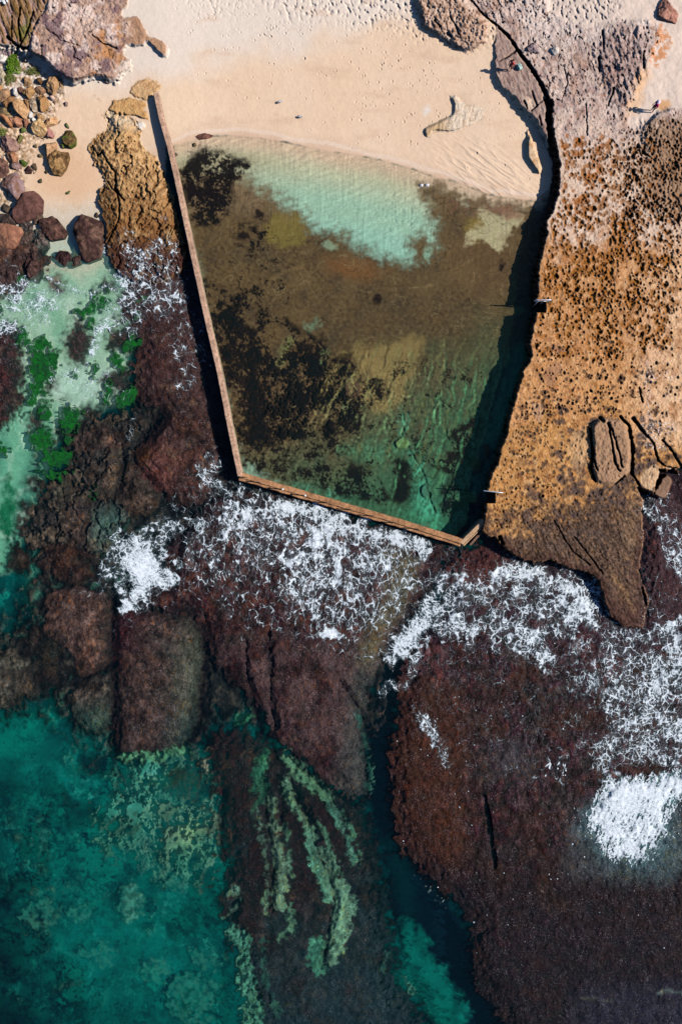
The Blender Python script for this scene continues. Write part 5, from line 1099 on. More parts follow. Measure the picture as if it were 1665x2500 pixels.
# ------------------------------------------------------------------ separate things
from mathutils import noise as mnoise
def solid_mat(name, c, rough=.8, spec=.3, metal=0.0, var=.25, sca=6.0, bump=.01):
    m, nt, out = new_mat(name)
    geo = nd(nt, 'ShaderNodeNewGeometry')
    n = nd(nt, 'ShaderNodeTexNoise', Scale=sca, Detail=4.0, Roughness=.65); nt.links.new(geo.outputs['Position'], n.inputs['Vector'])
    n2 = nd(nt, 'ShaderNodeTexNoise', Scale=sca * .2, Detail=2.0); nt.links.new(geo.outputs['Position'], n2.inputs['Vector'])
    v = math_n(nt, 'MULTIPLY', maprange(nt, n.outputs['Fac'], .3, .7, 1 - var, 1 + var), maprange(nt, n2.outputs['Fac'], .3, .7, 1 - var * .6, 1 + var * .6))
    rgb = nd(nt, 'ShaderNodeRGB'); rgb.outputs[0].default_value = (*[float(x) for x in c], 1)
    mul = nd(nt, 'ShaderNodeVectorMath', operation='SCALE'); nt.links.new(rgb.outputs[0], mul.inputs[0]); nt.links.new(v, mul.inputs['Scale'])
    b = nd(nt, 'ShaderNodeBsdfPrincipled', Roughness=rough, Metallic=metal); b.inputs['Specular IOR Level'].default_value = spec
    nt.links.new(mul.outputs[0], b.inputs['Base Color'])
    if bump:
        bp = nd(nt, 'ShaderNodeBump', Strength=1.0, Distance=bump); nt.links.new(n.outputs['Fac'], bp.inputs['Height']); nt.links.new(bp.outputs[0], b.inputs['Normal'])
    nt.links.new(b.outputs[0], out.inputs['Surface'])
    return m
def mesh_obj(name, verts, faces, mat, parent=None, smooth_=False):
    me = bpy.data.meshes.new(name); me.from_pydata([tuple(v) for v in verts], [], faces); me.update()
    if smooth_: me.polygons.foreach_set('use_smooth', [True] * len(me.polygons))
    me.materials.append(mat)
    o = bpy.data.objects.new(name, me); COLL.objects.link(o)
    if parent: o.parent = parent
    return o
def empty(name, loc):
    o = bpy.data.objects.new(name, None); COLL.objects.link(o); o.location = loc; o.empty_display_size = .2
    return o
def tube(path, r, n=8):
    vs, fs = [], []
    path = [Vector(p) for p in path]
    for i, p in enumerate(path):
        d = (path[min(i + 1, len(path) - 1)] - path[max(i - 1, 0)]).normalized()
        a = d.cross(Vector((0, 0, 1)));
        if a.length < .05: a = d.cross(Vector((1, 0, 0)))
        a.normalize(); b = d.cross(a)
        rr_ = r[i] if isinstance(r, (list, tuple)) else r
        for k in range(n):
            t = 2 * math.pi * k / n; vs.append(p + (a * math.cos(t) + b * math.sin(t)) * rr_)
    for i in range(len(path) - 1):
        for k in range(n):
            fs.append((i * n + k, i * n + (k + 1) % n, (i + 1) * n + (k + 1) % n, (i + 1) * n + k))
    fs.append(tuple(range(n - 1, -1, -1))); fs.append(tuple(range((len(path) - 1) * n, len(path) * n)))
    return vs, fs
def ground(u, v): return float(val(Z, u, v))

# --- pool walls
M_wallL = solid_mat('weathered_concrete', C(190, 152, 126), .9, .1, 0, .45, 4, .05)
M_wallF = solid_mat('stained_concrete', C(176, 128, 90), .9, .1, 0, .45, 3.5, .05)
M_wallS = solid_mat('grey_concrete', C(196, 158, 122), .9, .1, 0, .22, 5, .03)
def wall(name, pts, width, ztop, zbot, mat, parent=None, off=0.0, seed=0, chip=.03):
    """a wall along a polyline of survey points (position of its top centre line); ztop one value per point"""
    P = [Vector(at(u, v, z)) for (u, v), z in zip(pts, ztop)]
    path = []
    for a, b in zip(P, P[1:]):
        n = max(1, int((b - a).length / .35))
        path += [a.lerp(b, i / n) for i in range(n)]
    path.append(P[-1])
    vs, fs = [], []
    for i, p in enumerate(path):
        d = path[min(i + 1, len(path) - 1)] - path[max(i - 1, 0)]; d.z = 0; d.normalize()
        s = Vector((-d.y, d.x, 0))
        def j(k): return chip * mnoise.noise(Vector((p.x * 1.9 + k * 7.1, p.y * 1.9, seed)))
        w0, w1 = off - width / 2 + j(1), off + width / 2 + j(2)
        zt = p.z + .4 * j(3); bv = .05
        prof = [(w0 - .03, zbot), (w0, zt - bv), (w0 + bv, zt), ((w0 + w1) / 2 + j(5), zt + .3 * j(4)), (w1 - bv, zt), (w1, zt - bv), (w1 + .03, zbot)]
        for q, z in prof: vs.append(Vector((p.x, p.y, 0)) + s * q + Vector((0, 0, z)))
    m = 7
    for i in range(len(path) - 1):
        for k in range(m - 1):
            fs.append((i * m + k, (i + 1) * m + k, (i + 1) * m + k + 1, i * m + k + 1))
    fs.append(tuple(range(m))); fs.append(tuple(range((len(path) - 1) * m + m - 1, (len(path) - 1) * m - 1, -1)))
    fs = [f[::-1] for f in fs]
    return mesh_obj(name, vs, fs, mat, parent)
zl = [1.85 - .5 * min(1, i / 4) for i in range(len(WALL_L))]
wl = wall('pool_wall', WALL_L, .50, zl, -1.2, M_wallL, seed=1)
tag(wl, 'long thin pale concrete wall along the left side of the pool', 'pool wall', 'walls around the tidal pool')
root = empty('pool_wall', at(859, 1243, 0)); tag(root, 'wide rusty orange concrete wall along the seaward end of the pool', 'pool wall', 'walls around the tidal pool')
def child(o, parent):
    o.parent = parent; o.matrix_parent_inverse = Matrix.Translation(parent.location).inverted(); return o
zf = [1.3] * len(WALL_F)
child(wall('coping', WALL_F, .52, zf, -1.4, M_wallF, None, .14, 2, .05), root)
child(wall('footing_step', WALL_F, .30, [1.02] * len(WALL_F), -1.4, M_wallF, None, -.25, 3, .08), root)
root = empty('pool_wall', at(1154, 1298, 0)); tag(root, 'short grey concrete wall closing the gap between seaward wall and rock shelf', 'pool wall', 'walls around the tidal pool')
child(wall('coping', WALL_S, .44, [1.3, 1.45], -1.4, M_wallS, None, .0, 4, .04), root)
child(wall('footing_step', WALL_S, .16, [1.1, 1.2], -1.4, M_wallS, None, -.30, 5, .04), root)
# fallen beam beside the short wall
b1 = wall('timber_beam', [(1147, 1330), (1174, 1300)], .26, [.55, .75], .2, solid_mat('grey_timber', C(128, 96, 82), .9, .1, 0, .3, 8, .02), seed=9)
tag(b1, 'grey broken beam leaning on the maroon reef below the short wall', 'beam')

# --- posts along the seaward wall
M_post = solid_mat('rusty_post', C(150, 112, 84), .7, .3, 0, .3, 20, 0); M_cap = solid_mat('white_paint', C(240, 236, 232), .6, .3, 0, .05, 20, 0)
PST = [(603, 1166, 0), (637, 1178, 0), (692, 1195, 1), (746, 1210, 1), (800, 1228, 0), (858, 1245, 0), (910, 1260, 0), (966, 1277, 0), (1020, 1292, 0)]
plab = ['first short post from the left end of the seaward pool wall', 'second short post from the left end of the seaward pool wall', 'short post with white cap, left of the two white capped ones', 'short post with white cap, right of the two white capped ones',
        'short bare post on the seaward wall just right of the white caps', 'short bare post at the middle of the seaward wall', 'fourth short post from the right end of the seaward wall', 'third short post from the right end, where foam thins out', 'short bare post nearest the right end of the seaward wall']
for (u, v, cap), lb in zip(PST, plab):
    x, y, z = at(u, v, 1.3)
    r = empty('wall_post', (x, y, 1.28)); tag(r, lb, 'post', 'short posts standing along the seaward pool wall')
    vs, fs = tube([(0, 0, 0), (0, 0, .85)], .05, 8); mesh_obj('post', vs, fs, M_post, r)
    vs, fs = tube([(0, 0, .85), (0, 0, .9), (0, 0, .98)], [.11, .11, .06] if cap else [.06, .06, .03], 10); mesh_obj('cap', vs, fs, M_cap if cap else M_post, r)
    vs, fs = tube([(0, 0, 0), (0, 0, .03)], .09, 8); mesh_obj('base_plate', vs, fs, M_post, r)

# --- handrails at the two cut stairs
M_steel = solid_mat('galvanised_steel', C(214, 216, 224), .35, .6, .3, .06, 10, 0)
def handrail(u0, v0, u1, v1, zbase, lab):
    hi = zbase + 1.0
    a, b = Vector(at(u0, v0, hi)), Vector(at(u1, v1, hi))
    r = empty('handrail', ((a.x + b.x) / 2, (a.y + b.y) / 2, zbase)); tag(r, lab, 'handrail', 'steel handrails beside steps cut in the rock shelf')
    o = Vector(r.location)
    a, b = a - o, b - o
    def bar(nm, p, rad=.04):
        vs, fs = tube(p, rad, 8); mesh_obj(nm, vs, fs, M_steel, r, True)
    e = (b - a).normalized() * .09
    bar('top_rail', [a + Vector((0, 0, -.45)), a + Vector((0, 0, -.08)), a + e, b - e, b + Vector((0, 0, -.08)), b + Vector((0, 0, -.45))], .042)
    bar('middle_rail', [a + Vector((0, 0, -.45)), b + Vector((0, 0, -.45))], .036)
    for t in (.22, .55, .92):
        p = a.lerp(b, t)
        bar('post', [(p.x, p.y, -.45 if t > .5 else -1.6), (p.x, p.y, 1.0)], .036)
handrail(1307, 732, 1346, 732, 2.1, 'white steel handrail at the upper steps halfway along the rock shelf')
handrail(1181, 1198, 1228, 1203, 1.9, 'thin steel handrail at the lower steps near the short wall')

# --- boulders and stones
def rock(poly, h, c, c2, label, group=None, name='boulder', base=None, flat=.5, tilt=.25, rough=.10, green=0.0, seed=None, cat=None, speck=.25, wet=False):
    cu = sum(p[0] for p in poly) / len(poly); cv = sum(p[1] for p in poly) / len(poly)
    seed = random.random() * 90 if seed is None else seed
    zg = min(ground(cu, cv), *[ground(cu + (p[0] - cu) * .8, cv + (p[1] - cv) * .8) for p in poly]) if base is None else base
    zg = max(zg, -.2)
    size = max(max(p[0] for p in poly) - min(p[0] for p in poly), max(p[1] for p in poly) - min(p[1] for p in poly)) / 25
    NS = 30 if size < 1.2 else 72
    W = [Vector(at(u, v, zg + h * .6)) for u, v in poly]
    cx, cy, _ = at(cu, cv, zg + h * .6)
    def R(th):
        d = Vector((math.cos(th), math.sin(th)))
        best = .05
        for a, b in zip(W, W[1:] + W[:1]):
            ax, ay, bx, by = a.x - cx, a.y - cy, b.x - cx, b.y - cy
            ex, ey = bx - ax, by - ay; det = d.x * ey - d.y * ex
            if abs(det) < 1e-9: continue
            t = (ax * ey - ay * ex) / det; s = (ax * d.y - ay * d.x) / det
            if t > 0 and -1e-6 <= s <= 1 + 1e-6: best = max(best, t)
        return best
    ths = [2 * math.pi * i / NS for i in range(NS)]
    raw = [R(t) for t in ths]
    rad = [(1.15 if size < 1.6 else 1.04) * r_ for r_ in raw]
    prof = [(1.0, -.35), (1.0, .15), (.99, .45), (.95, .72), (.86, .88), (.70, .965), (.5, 1.0), (.28, 1.03), (.12, 1.04)]
    if size >= 1.2: prof = [(1.0, -.35), (1.0, .12), (1.0, .35), (.985, .55), (.95, .72), (.90, .83), (.83, .90), (.75, .945), (.66, .97), (.56, .985), (.46, 1.0), (.36, 1.01), (.26, 1.02), (.16, 1.03), (.07, 1.03)]
    if flat < .4: prof = [(1.0, -.35), (1.0, .1), (.98, .32), (.91, .55), (.78, .75), (.60, .88), (.42, .95), (.24, .99), (.1, 1.0)]
    tx, ty = random.uniform(-tilt, tilt), random.uniform(-tilt, tilt)
    vs, col = [], []
    ms = max(size, .3); mr = sum(rad) / NS
    cuts = [(random.uniform(0, 6.28), random.uniform(.5, 1.15), random.uniform(-.15, .35)) for _ in range(4)]
    for f, s in prof + [(0, prof[-1][1])]:
        for i in range(NS if f else 1):
            r_ = rad[i] * f
            x, y = r_ * math.cos(ths[i]), r_ * math.sin(ths[i])
            z = h * s * (1 + (tx * x + ty * y) / max(ms, .3) if s > 0 else 1)
            if s > .3:
                for ca, sl, of in cuts: z = min(z, h * (1.04 - sl * max(0, (x * math.cos(ca) + y * math.sin(ca)) / mr - of)))
            q = Vector((x, y, z)) / ms * 2.2 + Vector((seed, seed * .7, 0))
            dsp = mnoise.fractal(q * 1.3, .9, 2.1, 4) * rough * min(ms, 1.8)
            dn = (mnoise.noise(q * 4) * .45 + mnoise.noise(q * 10) * .25 * (size >= 1.2)) * rough * min(ms, 1.8)
            vs.append((x * (1 + .25 * dsp / ms), y * (1 + .25 * dsp / ms), z + (dsp + dn) * (1 if s > 0 else 0) * min(1, h * 1.6)))
            k = min(1, max(0, .5 + 1.5 * mnoise.fractal(q * 2.2 + Vector((3, 9, 1)), .8, 2.2, 4)))
            cc = np.asarray(c) * (1 - k) + np.asarray(c2) * k
            cc = cc * (1 + speck * mnoise.noise(q * 9))
            g_ = float(cc.mean()); cc = cc * .82 + np.array([g_ * 1.06, g_, g_ * .92]) * .18
            if wet: cc = (cc * .75 + np.array([g_ * 1.05, g_ * .98, g_ * .9]) * .25) * (1.05 + .9 * mnoise.noise(q * 7) + .7 * mnoise.noise(q * 16))
            if green and mnoise.noise(q * 1.6 + Vector((20, 0, 0))) > .35 - green: cc = cc * .3 + C(92, 108, 40) * .7
            col.append((*[float(max(.004, t)) for t in cc], 1))
    fs = []
    L = len(prof)
    for k in range(L - 1):
        for i in range(NS):
            j = (i + 1) % NS; fs.append((k * NS + i, k * NS + j, (k + 1) * NS + j, (k + 1) * NS + i))
    for i in range(NS): fs.append(((L - 1) * NS + i, (L - 1) * NS + (i + 1) % NS, L * NS))
    o = mesh_obj(name, vs, fs, M_boulder, None, True)
    a = o.data.attributes.new('Col', 'FLOAT_COLOR', 'POINT'); a.data.foreach_set('color', [t for q in col for t in q])
    o.location = (cx, cy, zg)
    tag(o, label, cat or ('boulder' if name == 'boulder' else 'stone'), group)
    return o
GB = 'boulders piled in the upper left cove'
Z1 = lambda p: outline(p, 7.84, 0, 130)
Z2 = lambda p: outline(p, 6.03, 0, 380)
TAN, TAN2, OCH, BRN, PIN, WHT, DKR, DKB = C(206, 156, 100), C(176, 122, 70), C(196, 148, 80), C(140, 96, 56), C(196, 136, 104), C(232, 222, 212), C(112, 68, 56), C(72, 44, 36)
for poly, h, c, c2, lab, kw in [
 ([(815, 490), (900, 495), (1020, 450), (1110, 445), (1125, 540), (1075, 650), (985, 780), (930, 740), (860, 610)], .95, TAN, C(190, 136, 82), 'wedge shaped tan boulder just below the shadow of the purple outcrop', {}),
 ([(415, 720), (500, 640), (620, 625), (655, 730), (540, 840)], .6, OCH, TAN2, 'flat ochre five sided boulder below the green shrub', {}),
 ([(650, 640), (720, 620), (830, 660), (860, 700), (800, 760), (700, 770), (660, 720)], .5, C(186, 136, 92), C(150, 100, 66), 'small lumpy brown boulder between the ochre one and the tan wedge', {}),
 ([(720, 820), (800, 760), (880, 830), (990, 990), (790, 1095), (740, 950)], .7, C(176, 122, 62), C(198, 146, 88), 'square golden brown boulder at the sandy edge of the pile', {}),
 ([(255, 950), (370, 890), (460, 920), (520, 1040), (490, 1180), (450, 1200), (300, 1090)], 1.1, C(214, 162, 104), C(196, 138, 84), 'tall rounded light tan boulder throwing a dark shadow in the middle of the pile', {}),
 ([(60, 960), (130, 810), (210, 790), (330, 880), (180, 960), (130, 1030)], .6, C(168, 116, 64), BRN, 'brown crescent boulder tucked behind the tall rounded tan one', {}),
 ([(-10, 700), (90, 670), (170, 700), (165, 800), (70, 890), (-10, 880)], .7, C(170, 118, 78), C(206, 156, 104), 'brown boulder at the left photo edge beside the white stone', {}),
 ([(410, 510), (470, 460), (560, 470), (590, 550), (500, 610), (420, 580)], .5, C(170, 122, 74), C(196, 150, 96), 'small brown pitted boulder directly under the bright green shrub', {}),
 ([(220, 700), (320, 640), (340, 720), (300, 800), (225, 770)], .5, WHT, C(206, 190, 176), 'white stone among the brown boulders near the left edge', {}),
 ([(335, 660), (400, 620), (460, 690), (400, 750), (345, 720)], .45, C(124, 84, 66), C(92, 60, 50), 'dark chocolate boulder touching the ochre five sided one', {}),
 ([(550, 870), (680, 840), (720, 960), (725, 1080), (640, 1100), (590, 1010)], .4, C(192, 168, 140), C(160, 126, 92), 'flat grey beige slab between tall tan boulder and golden square one', {}),
 ([(440, 890), (510, 860), (550, 960), (530, 1060), (500, 1000)], .5, C(188, 132, 74), BRN, 'narrow orange stone wedged against the tall rounded tan boulder', {}),
 ([(-10, 1050), (130, 1040), (190, 1090), (170, 1150), (60, 1170), (-10, 1150)], .45, C(132, 106, 68), C(160, 134, 88), 'olive brown boulder at the left edge below the crescent one', {}),
 ([(-10, 1180), (90, 1170), (190, 1270), (220, 1340), (180, 1380), (80, 1290)], .7, C(202, 134, 78), C(180, 112, 62), 'long orange boulder with shadow pointing to the lower left edge', {}),
 ([(180, 1230), (300, 1180), (440, 1220), (450, 1330), (330, 1380), (240, 1340)], .55, C(198, 134, 94), C(166, 104, 70), 'reddish tan boulder with a groove below the tall rounded one', {}),
 ([(450, 1290), (520, 1260), (560, 1310), (490, 1410), (440, 1380)], .45, C(150, 92, 66), C(176, 116, 82), 'small russet boulder right of the grooved reddish one', {}),
 ([(620, 1420), (660, 1330), (780, 1270), (840, 1350), (890, 1440), (870, 1570), (800, 1570), (650, 1500)], .95, C(236, 190, 122), C(206, 152, 88), 'pale yellow boulder casting a blue shadow left onto sand', {}),
 ([(840, 1330), (900, 1260), (1080, 1220), (1140, 1250), (1100, 1320), (930, 1380), (890, 1420)], .5, C(222, 168, 110), C(190, 128, 76), 'elongated peach boulder lying right above the pale yellow one', {}),
 ([(870, 1490), (930, 1430), (1045, 1500), (1000, 1600), (910, 1590)], .5, C(192, 128, 112), C(168, 106, 92), 'rosy pink cube of rock against the pale yellow boulder', {}),
 ([(810, 1620), (880, 1580), (980, 1620), (1060, 1680), (1070, 1780), (1000, 1850), (930, 1930), (880, 2000), (840, 1850)], 1.0, C(218, 164, 110), C(196, 142, 92), 'tall kite shaped tan boulder standing alone below the pink cube', {}),
 ([(1190, 1500), (1260, 1470), (1380, 1480), (1450, 1600), (1440, 1730), (1340, 1795), (1270, 1760), (1170, 1640)], .7, C(132, 98, 48), C(88, 66, 34), 'round brown boulder with green algae on top in open sand', dict(green=.35)),
 ([(20, 1660), (60, 1600), (200, 1600), (330, 1700), (320, 1800), (200, 1850), (100, 1860), (30, 1780)], .8, C(170, 128, 108), C(140, 98, 90), 'wide mauve brown boulder near the left edge below the sand gap', {}),
 ([(150, 1880), (250, 1860), (310, 1920), (310, 2060), (200, 2080), (160, 2000)], .7, C(184, 124, 78), C(150, 96, 64), 'upright rust orange block below the wide mauve boulder', {}),
 ([(330, 1640), (400, 1560), (460, 1600), (380, 1700), (335, 1710)], .35, C(134, 112, 62), C(100, 88, 50), 'small olive stone right of the wide mauve boulder', dict(green=.2)),
 ([(1160, 1740), (1230, 1720), (1270, 1770), (1210, 1810)], .3, C(120, 114, 50), C(92, 92, 44), 'green stone touching the algae topped round boulder', dict(green=.4)),
 ([(1210, 1300), (1260, 1295), (1320, 1400), (1310, 1440)], .22, C(82, 88, 46), C(104, 110, 60), 'thin dark green stone above the algae topped round boulder', dict(green=.4)),
 ([(360, 1460), (430, 1420), (510, 1430), (480, 1490), (410, 1510)], .3, C(134, 136, 78), C(96, 96, 52), 'flat green stone in the blue shadow of the pale yellow boulder', dict(green=.4)),
 ([(500, 1170), (570, 1120), (620, 1110), (620, 1210), (570, 1230)], .35, WHT, C(196, 184, 172), 'striped white stone at the foot of the tall rounded tan boulder', {}),
 ([(600, 1250), (640, 1220), (690, 1260), (640, 1300)], .3, C(226, 218, 210), WHT, 'little round white stone below the striped white one', {}),
 ([(710, 1190), (780, 1140), (840, 1200), (820, 1260), (740, 1250)], .4, C(186, 142, 88), C(150, 106, 62), 'small tan stone above the peach elongated boulder', {}),
 ([(940, 820), (1000, 780), (1050, 850), (1000, 880)], .35, C(226, 188, 164), C(200, 160, 136), 'pinkish stone between the tan wedge and the golden square', {}),
 ([(1110, 520), (1180, 510), (1220, 560), (1160, 640), (1100, 600)], .5, C(200, 156, 102), C(170, 122, 76), 'small tan boulder attached to the right side of the wedge', {}),
 ([(1080, 660), (1150, 630), (1220, 620), (1215, 700), (1160, 750), (1100, 730)], .25, C(192, 162, 134), C(170, 140, 110), 'low beige slab right of the wedge shaped boulder', {}),
 ([(690, 480), (760, 450), (800, 500), (780, 580), (720, 540)], .5, C(136, 94, 44), C(100, 68, 36), 'dark ochre stone in shade left of the tan wedge', {}),
 ([(-10, 560), (40, 600), (45, 680), (-10, 710)], .5, C(204, 144, 74), TAN2, 'orange stone cut by the left photo edge below the olive bush', {}),
 ([(-20, 290), (60, 330), (150, 400), (110, 540), (30, 620), (-20, 520)], .5, C(216, 196, 162), C(190, 164, 126), 'large pale cream slab at the left edge beside the shrubs', {}),
 ([(-20, 60), (60, 30), (190, 40), (220, 100), (170, 170), (-20, 160)], .4, C(226, 190, 168), C(240, 226, 212), 'low pinkish white rock at the left edge above the shrub', {}),
 ([(-20, -250), (150, -230), (195, -150), (170, 40), (-20, 50)], 1.0, C(198, 166, 154), C(160, 128, 132), 'pale mauve block at the left edge beside the mossy fissure', {}),
 ([(1300, 940), (1290, 1000), (1240, 1000), (1230, 950), (1270, 930)], .25, C(176, 138, 122), C(150, 112, 100), 'lone mauve stone on the sand right of the pile', dict(name='stone')),
 ([(1040, 900), (1070, 930), (1050, 965), (1020, 940)], .2, C(140, 110, 88), BRN, 'small brown stone right of the golden square boulder', dict(name='stone')),
 ([(980, 1090), (1020, 1120), (990, 1145), (960, 1110)], .15, C(196, 160, 140), PIN, 'tiny pink stone below the golden square boulder', dict(name='stone')),
 ([(640, 1760), (690, 1730), (710, 1790), (680, 1800)], .25, C(112, 92, 52), C(90, 72, 44), 'small dark stone in the shadow tip of the kite shaped boulder', dict(name='stone')),
 ([(710, 1950), (770, 1925), (830, 1970), (760, 1985)], .25, C(144, 118, 74), C(110, 90, 56), 'flat olive stone left of the rough honeycomb boulder', dict(name='stone')),
 ]:
    rock(Z1(poly), h, c, c2, lab, GB, **kw)
for poly, h, c, c2, lab, kw in [
 ([(690, 20), (800, -80), (1000, -60), (1015, 30), (960, 180), (880, 270), (790, 260), (730, 150)], .8, C(176, 130, 70), C(110, 76, 40), 'rough honeycombed golden boulder tapering downward in open sand', dict(rough=.14, speck=.7)),
 ([(180, 830), (250, 690), (370, 540), (490, 510), (560, 560), (620, 640), (600, 820), (400, 930), (250, 970), (200, 920)], 1.1, C(116, 74, 64), C(90, 56, 48), 'big oval maroon brown boulder with finely pitted surface', dict(rough=.06, speck=.5)),
 ([(50, 340), (220, 220), (320, 290), (340, 420), (345, 560), (260, 660), (150, 540), (10, 440)], .9, C(134, 92, 72), C(160, 126, 124), 'angular brown and mauve boulder above the big oval maroon one', {}),
 ([(580, 1000), (620, 920), (750, 875), (830, 920), (980, 1110), (930, 1200), (740, 1230), (620, 1110)], .8, C(112, 66, 48), C(78, 46, 36), 'russet wet boulder right below the big oval one at the waterline', dict(speck=.5)),
 ([(1070, 1110), (1200, 855), (1380, 920), (1500, 960), (1520, 1290), (1460, 1480), (1270, 1550), (1210, 1490), (1150, 1280)], 1.0, C(112, 72, 50), C(70, 38, 34), 'large six sided dark brown boulder leaning against the orange ledge', dict(rough=.12, speck=.6)),
 ([(-20, 1000), (100, 1000), (300, 1050), (330, 1120), (250, 1300), (130, 1430), (-20, 1490)], .9, C(176, 116, 82), C(140, 86, 62), 'wide smooth orange brown boulder cut by the left edge', dict(rough=.07)),
 ([(820, 1520), (900, 1410), (1000, 1420), (1050, 1480), (1040, 1560), (940, 1610)], .45, C(76, 40, 40), C(52, 26, 28), 'left half of a split dark maroon rock standing in clear shallows', dict(rough=.14)),
 ([(1055, 1490), (1100, 1420), (1190, 1470), (1190, 1580), (1070, 1630)], .42, C(66, 38, 36), C(88, 60, 50), 'right half of a split dark maroon rock standing in clear shallows', dict(rough=.14)),
 ([(390, 1420), (450, 1420), (540, 1530), (600, 1600), (620, 1700), (540, 1850), (430, 1790), (400, 1660), (330, 1520)], .7, C(96, 58, 48), C(62, 36, 34), 'long dark rock with reddish hollow pointing into the turquoise shallows', dict(rough=.16)),
 ([(-20, 1520), (120, 1500), (230, 1560), (250, 1700), (230, 1850), (100, 1900), (-20, 1930)], .5, C(84, 56, 50), C(56, 36, 36), 'dark weedy rock at the left edge below the orange brown boulder', dict(rough=.16, speck=.6)),
 ([(520, 1080), (600, 1080), (700, 1190), (720, 1330), (640, 1450), (500, 1300), (530, 1180)], .45, C(90, 66, 58), C(120, 104, 88), 'barnacled dark rock below the russet wet boulder', dict(rough=.16, speck=.9)),
 ([(310, 60), (370, 50), (405, 100), (360, 150), (310, 150)], .35, C(92, 108, 46), C(70, 80, 36), 'round green algae covered stone beside small mauve boulders', dict(green=.5)),
 ([(180, 100), (260, 90), (310, 140), (290, 200), (190, 180)], .45, C(128, 90, 78), C(160, 128, 118), 'small mauve boulder left of the round green stone', {}),
 ([(360, 200), (420, 145), (470, 200), (450, 250), (390, 250)], .4, C(96, 62, 54), C(74, 46, 42), 'small dark red stone below the round green stone', {}),
 ([(470, 100), (520, 80), (540, 180), (500, 250)], .35, C(124, 98, 70), C(92, 74, 54), 'upright olive stone right of the small dark red stone', {}),
 ([(-10, 30), (40, 40), (100, 80), (120, 200), (40, 330), (-10, 340)], .7, C(136, 94, 74), C(110, 74, 64), 'tall brown boulder at the left edge above the angular mauve one', {}),
 ([(0, 720), (60, 700), (160, 760), (110, 830), (20, 790)], .4, C(100, 80, 58), C(76, 60, 46), 'small grey brown stone left of the big oval maroon boulder', {}),
 ([(500, 880), (610, 830), (630, 910), (520, 1010)], .4, C(118, 90, 68), C(92, 70, 56), 'grey brown stone wedged between the oval and the russet wet boulder', {}),
 ([(-10, 860), (120, 860), (220, 930), (210, 1010), (90, 1010), (-10, 990)], .4, C(96, 70, 58), C(76, 54, 48), 'dark stone at the left edge above the wide orange brown boulder', {}),
 ([(230, 980), (400, 960), (490, 1000), (470, 1090), (340, 1110)], .3, C(70, 48, 44), C(104, 84, 74), 'low dark rubble rock under the big oval boulder', dict(rough=.2)),
 ([(300, 1130), (480, 1110), (500, 1200), (400, 1290), (270, 1300)], .3, C(104, 74, 60), C(80, 58, 50), 'low brown rock right of the wide orange brown boulder', dict(rough=.14)),
 ([(665, 240), (690, 210), (710, 230), (680, 265)], .2, C(96, 84, 54), C(70, 60, 44), 'tiny dark stone left of the tapering golden boulder', dict(name='stone')),
 ([(570, 360), (610, 320), (620, 380), (590, 400)], .2, C(100, 94, 54), C(70, 66, 44), 'tiny green brown stone alone on the sand of the cove', dict(name='stone')),
 ([(950, 550), (1000, 530), (1040, 508), (1020, 556), (970, 572)], .12, C(104, 112, 52), C(84, 92, 44), 'sliver of green weed covered stone at the wet sand edge', dict(name='stone', green=.4)),
 ([(1390, 880), (1430, 830), (1450, 890), (1420, 910)], .3, C(112, 84, 54), C(84, 60, 42), 'small brown stone at the upper tip of the six sided boulder', dict(name='stone')),
 ]:
    rock(Z2(poly), h, c, c2, lab, GB, wet=(float(c[0]) < .16 and min(q[1] for q in poly) > 450), **kw)
rock([(1287, 112), (1296, 104), (1312, 106), (1321, 116), (1314, 127), (1300, 126), (1290, 122)], .5, C(176, 148, 140), C(120, 100, 110), 'grey mauve boulder on the flat rock right of the long black crack', base=ground(1302, 116) - .05)
rock([(1343, 120), (1350, 115), (1363, 118), (1363, 128), (1352, 131)], .45, C(228, 206, 184), WHT, 'small white stone right of the grey mauve boulder', name='stone', base=ground(1353, 122) - .05)
rock(outline([(1415, 20), (1455, -20), (1500, 60), (1545, 95), (1530, 145), (1440, 120), (1410, 100)], 2.8, 1105, 0), .7, C(206, 140, 112), C(176, 112, 90), 'reddish flat boulder near the upper right corner of the photo', rough=.08)
rock([(474, 329), (500, 325), (522, 330), (510, 337), (488, 340)], .15, C(132, 84, 66), C(96, 58, 50), 'flat dark red stone at the wet sand line near the left wall', name='stone', base=.65)
rock([(469, 352), (476, 348), (480, 354), (474, 358)], .18, C(110, 92, 56), C(90, 74, 48), 'tiny olive stone below the flat dark red one', name='stone', base=.55)
rock([(419, 378), (428, 371), (434, 377), (424, 386)], .2, C(112, 92, 74), C(92, 74, 60), 'small brown stone beside the left wall at the shoreline', name='stone', base=.5)
rock([(247, 188), (258, 180), (276, 182), (272, 194), (262, 199)], .5, C(206, 162, 122), C(170, 122, 88), 'rounded tan stone at the lower edge of the purple outcrop')
for (u, v, lb) in [(1028, 451, 'left of two small white stones at the right waterline'), (1043, 451, 'right of two small white stones at the right waterline')]:
    rock([(u - 5, v), (u, v - 4), (u + 5, v - 1), (u + 3, v + 4), (u - 3, v + 4)], .2, C(226, 220, 224), WHT, lb, 'small white stones at the waterline', name='stone', base=.5)

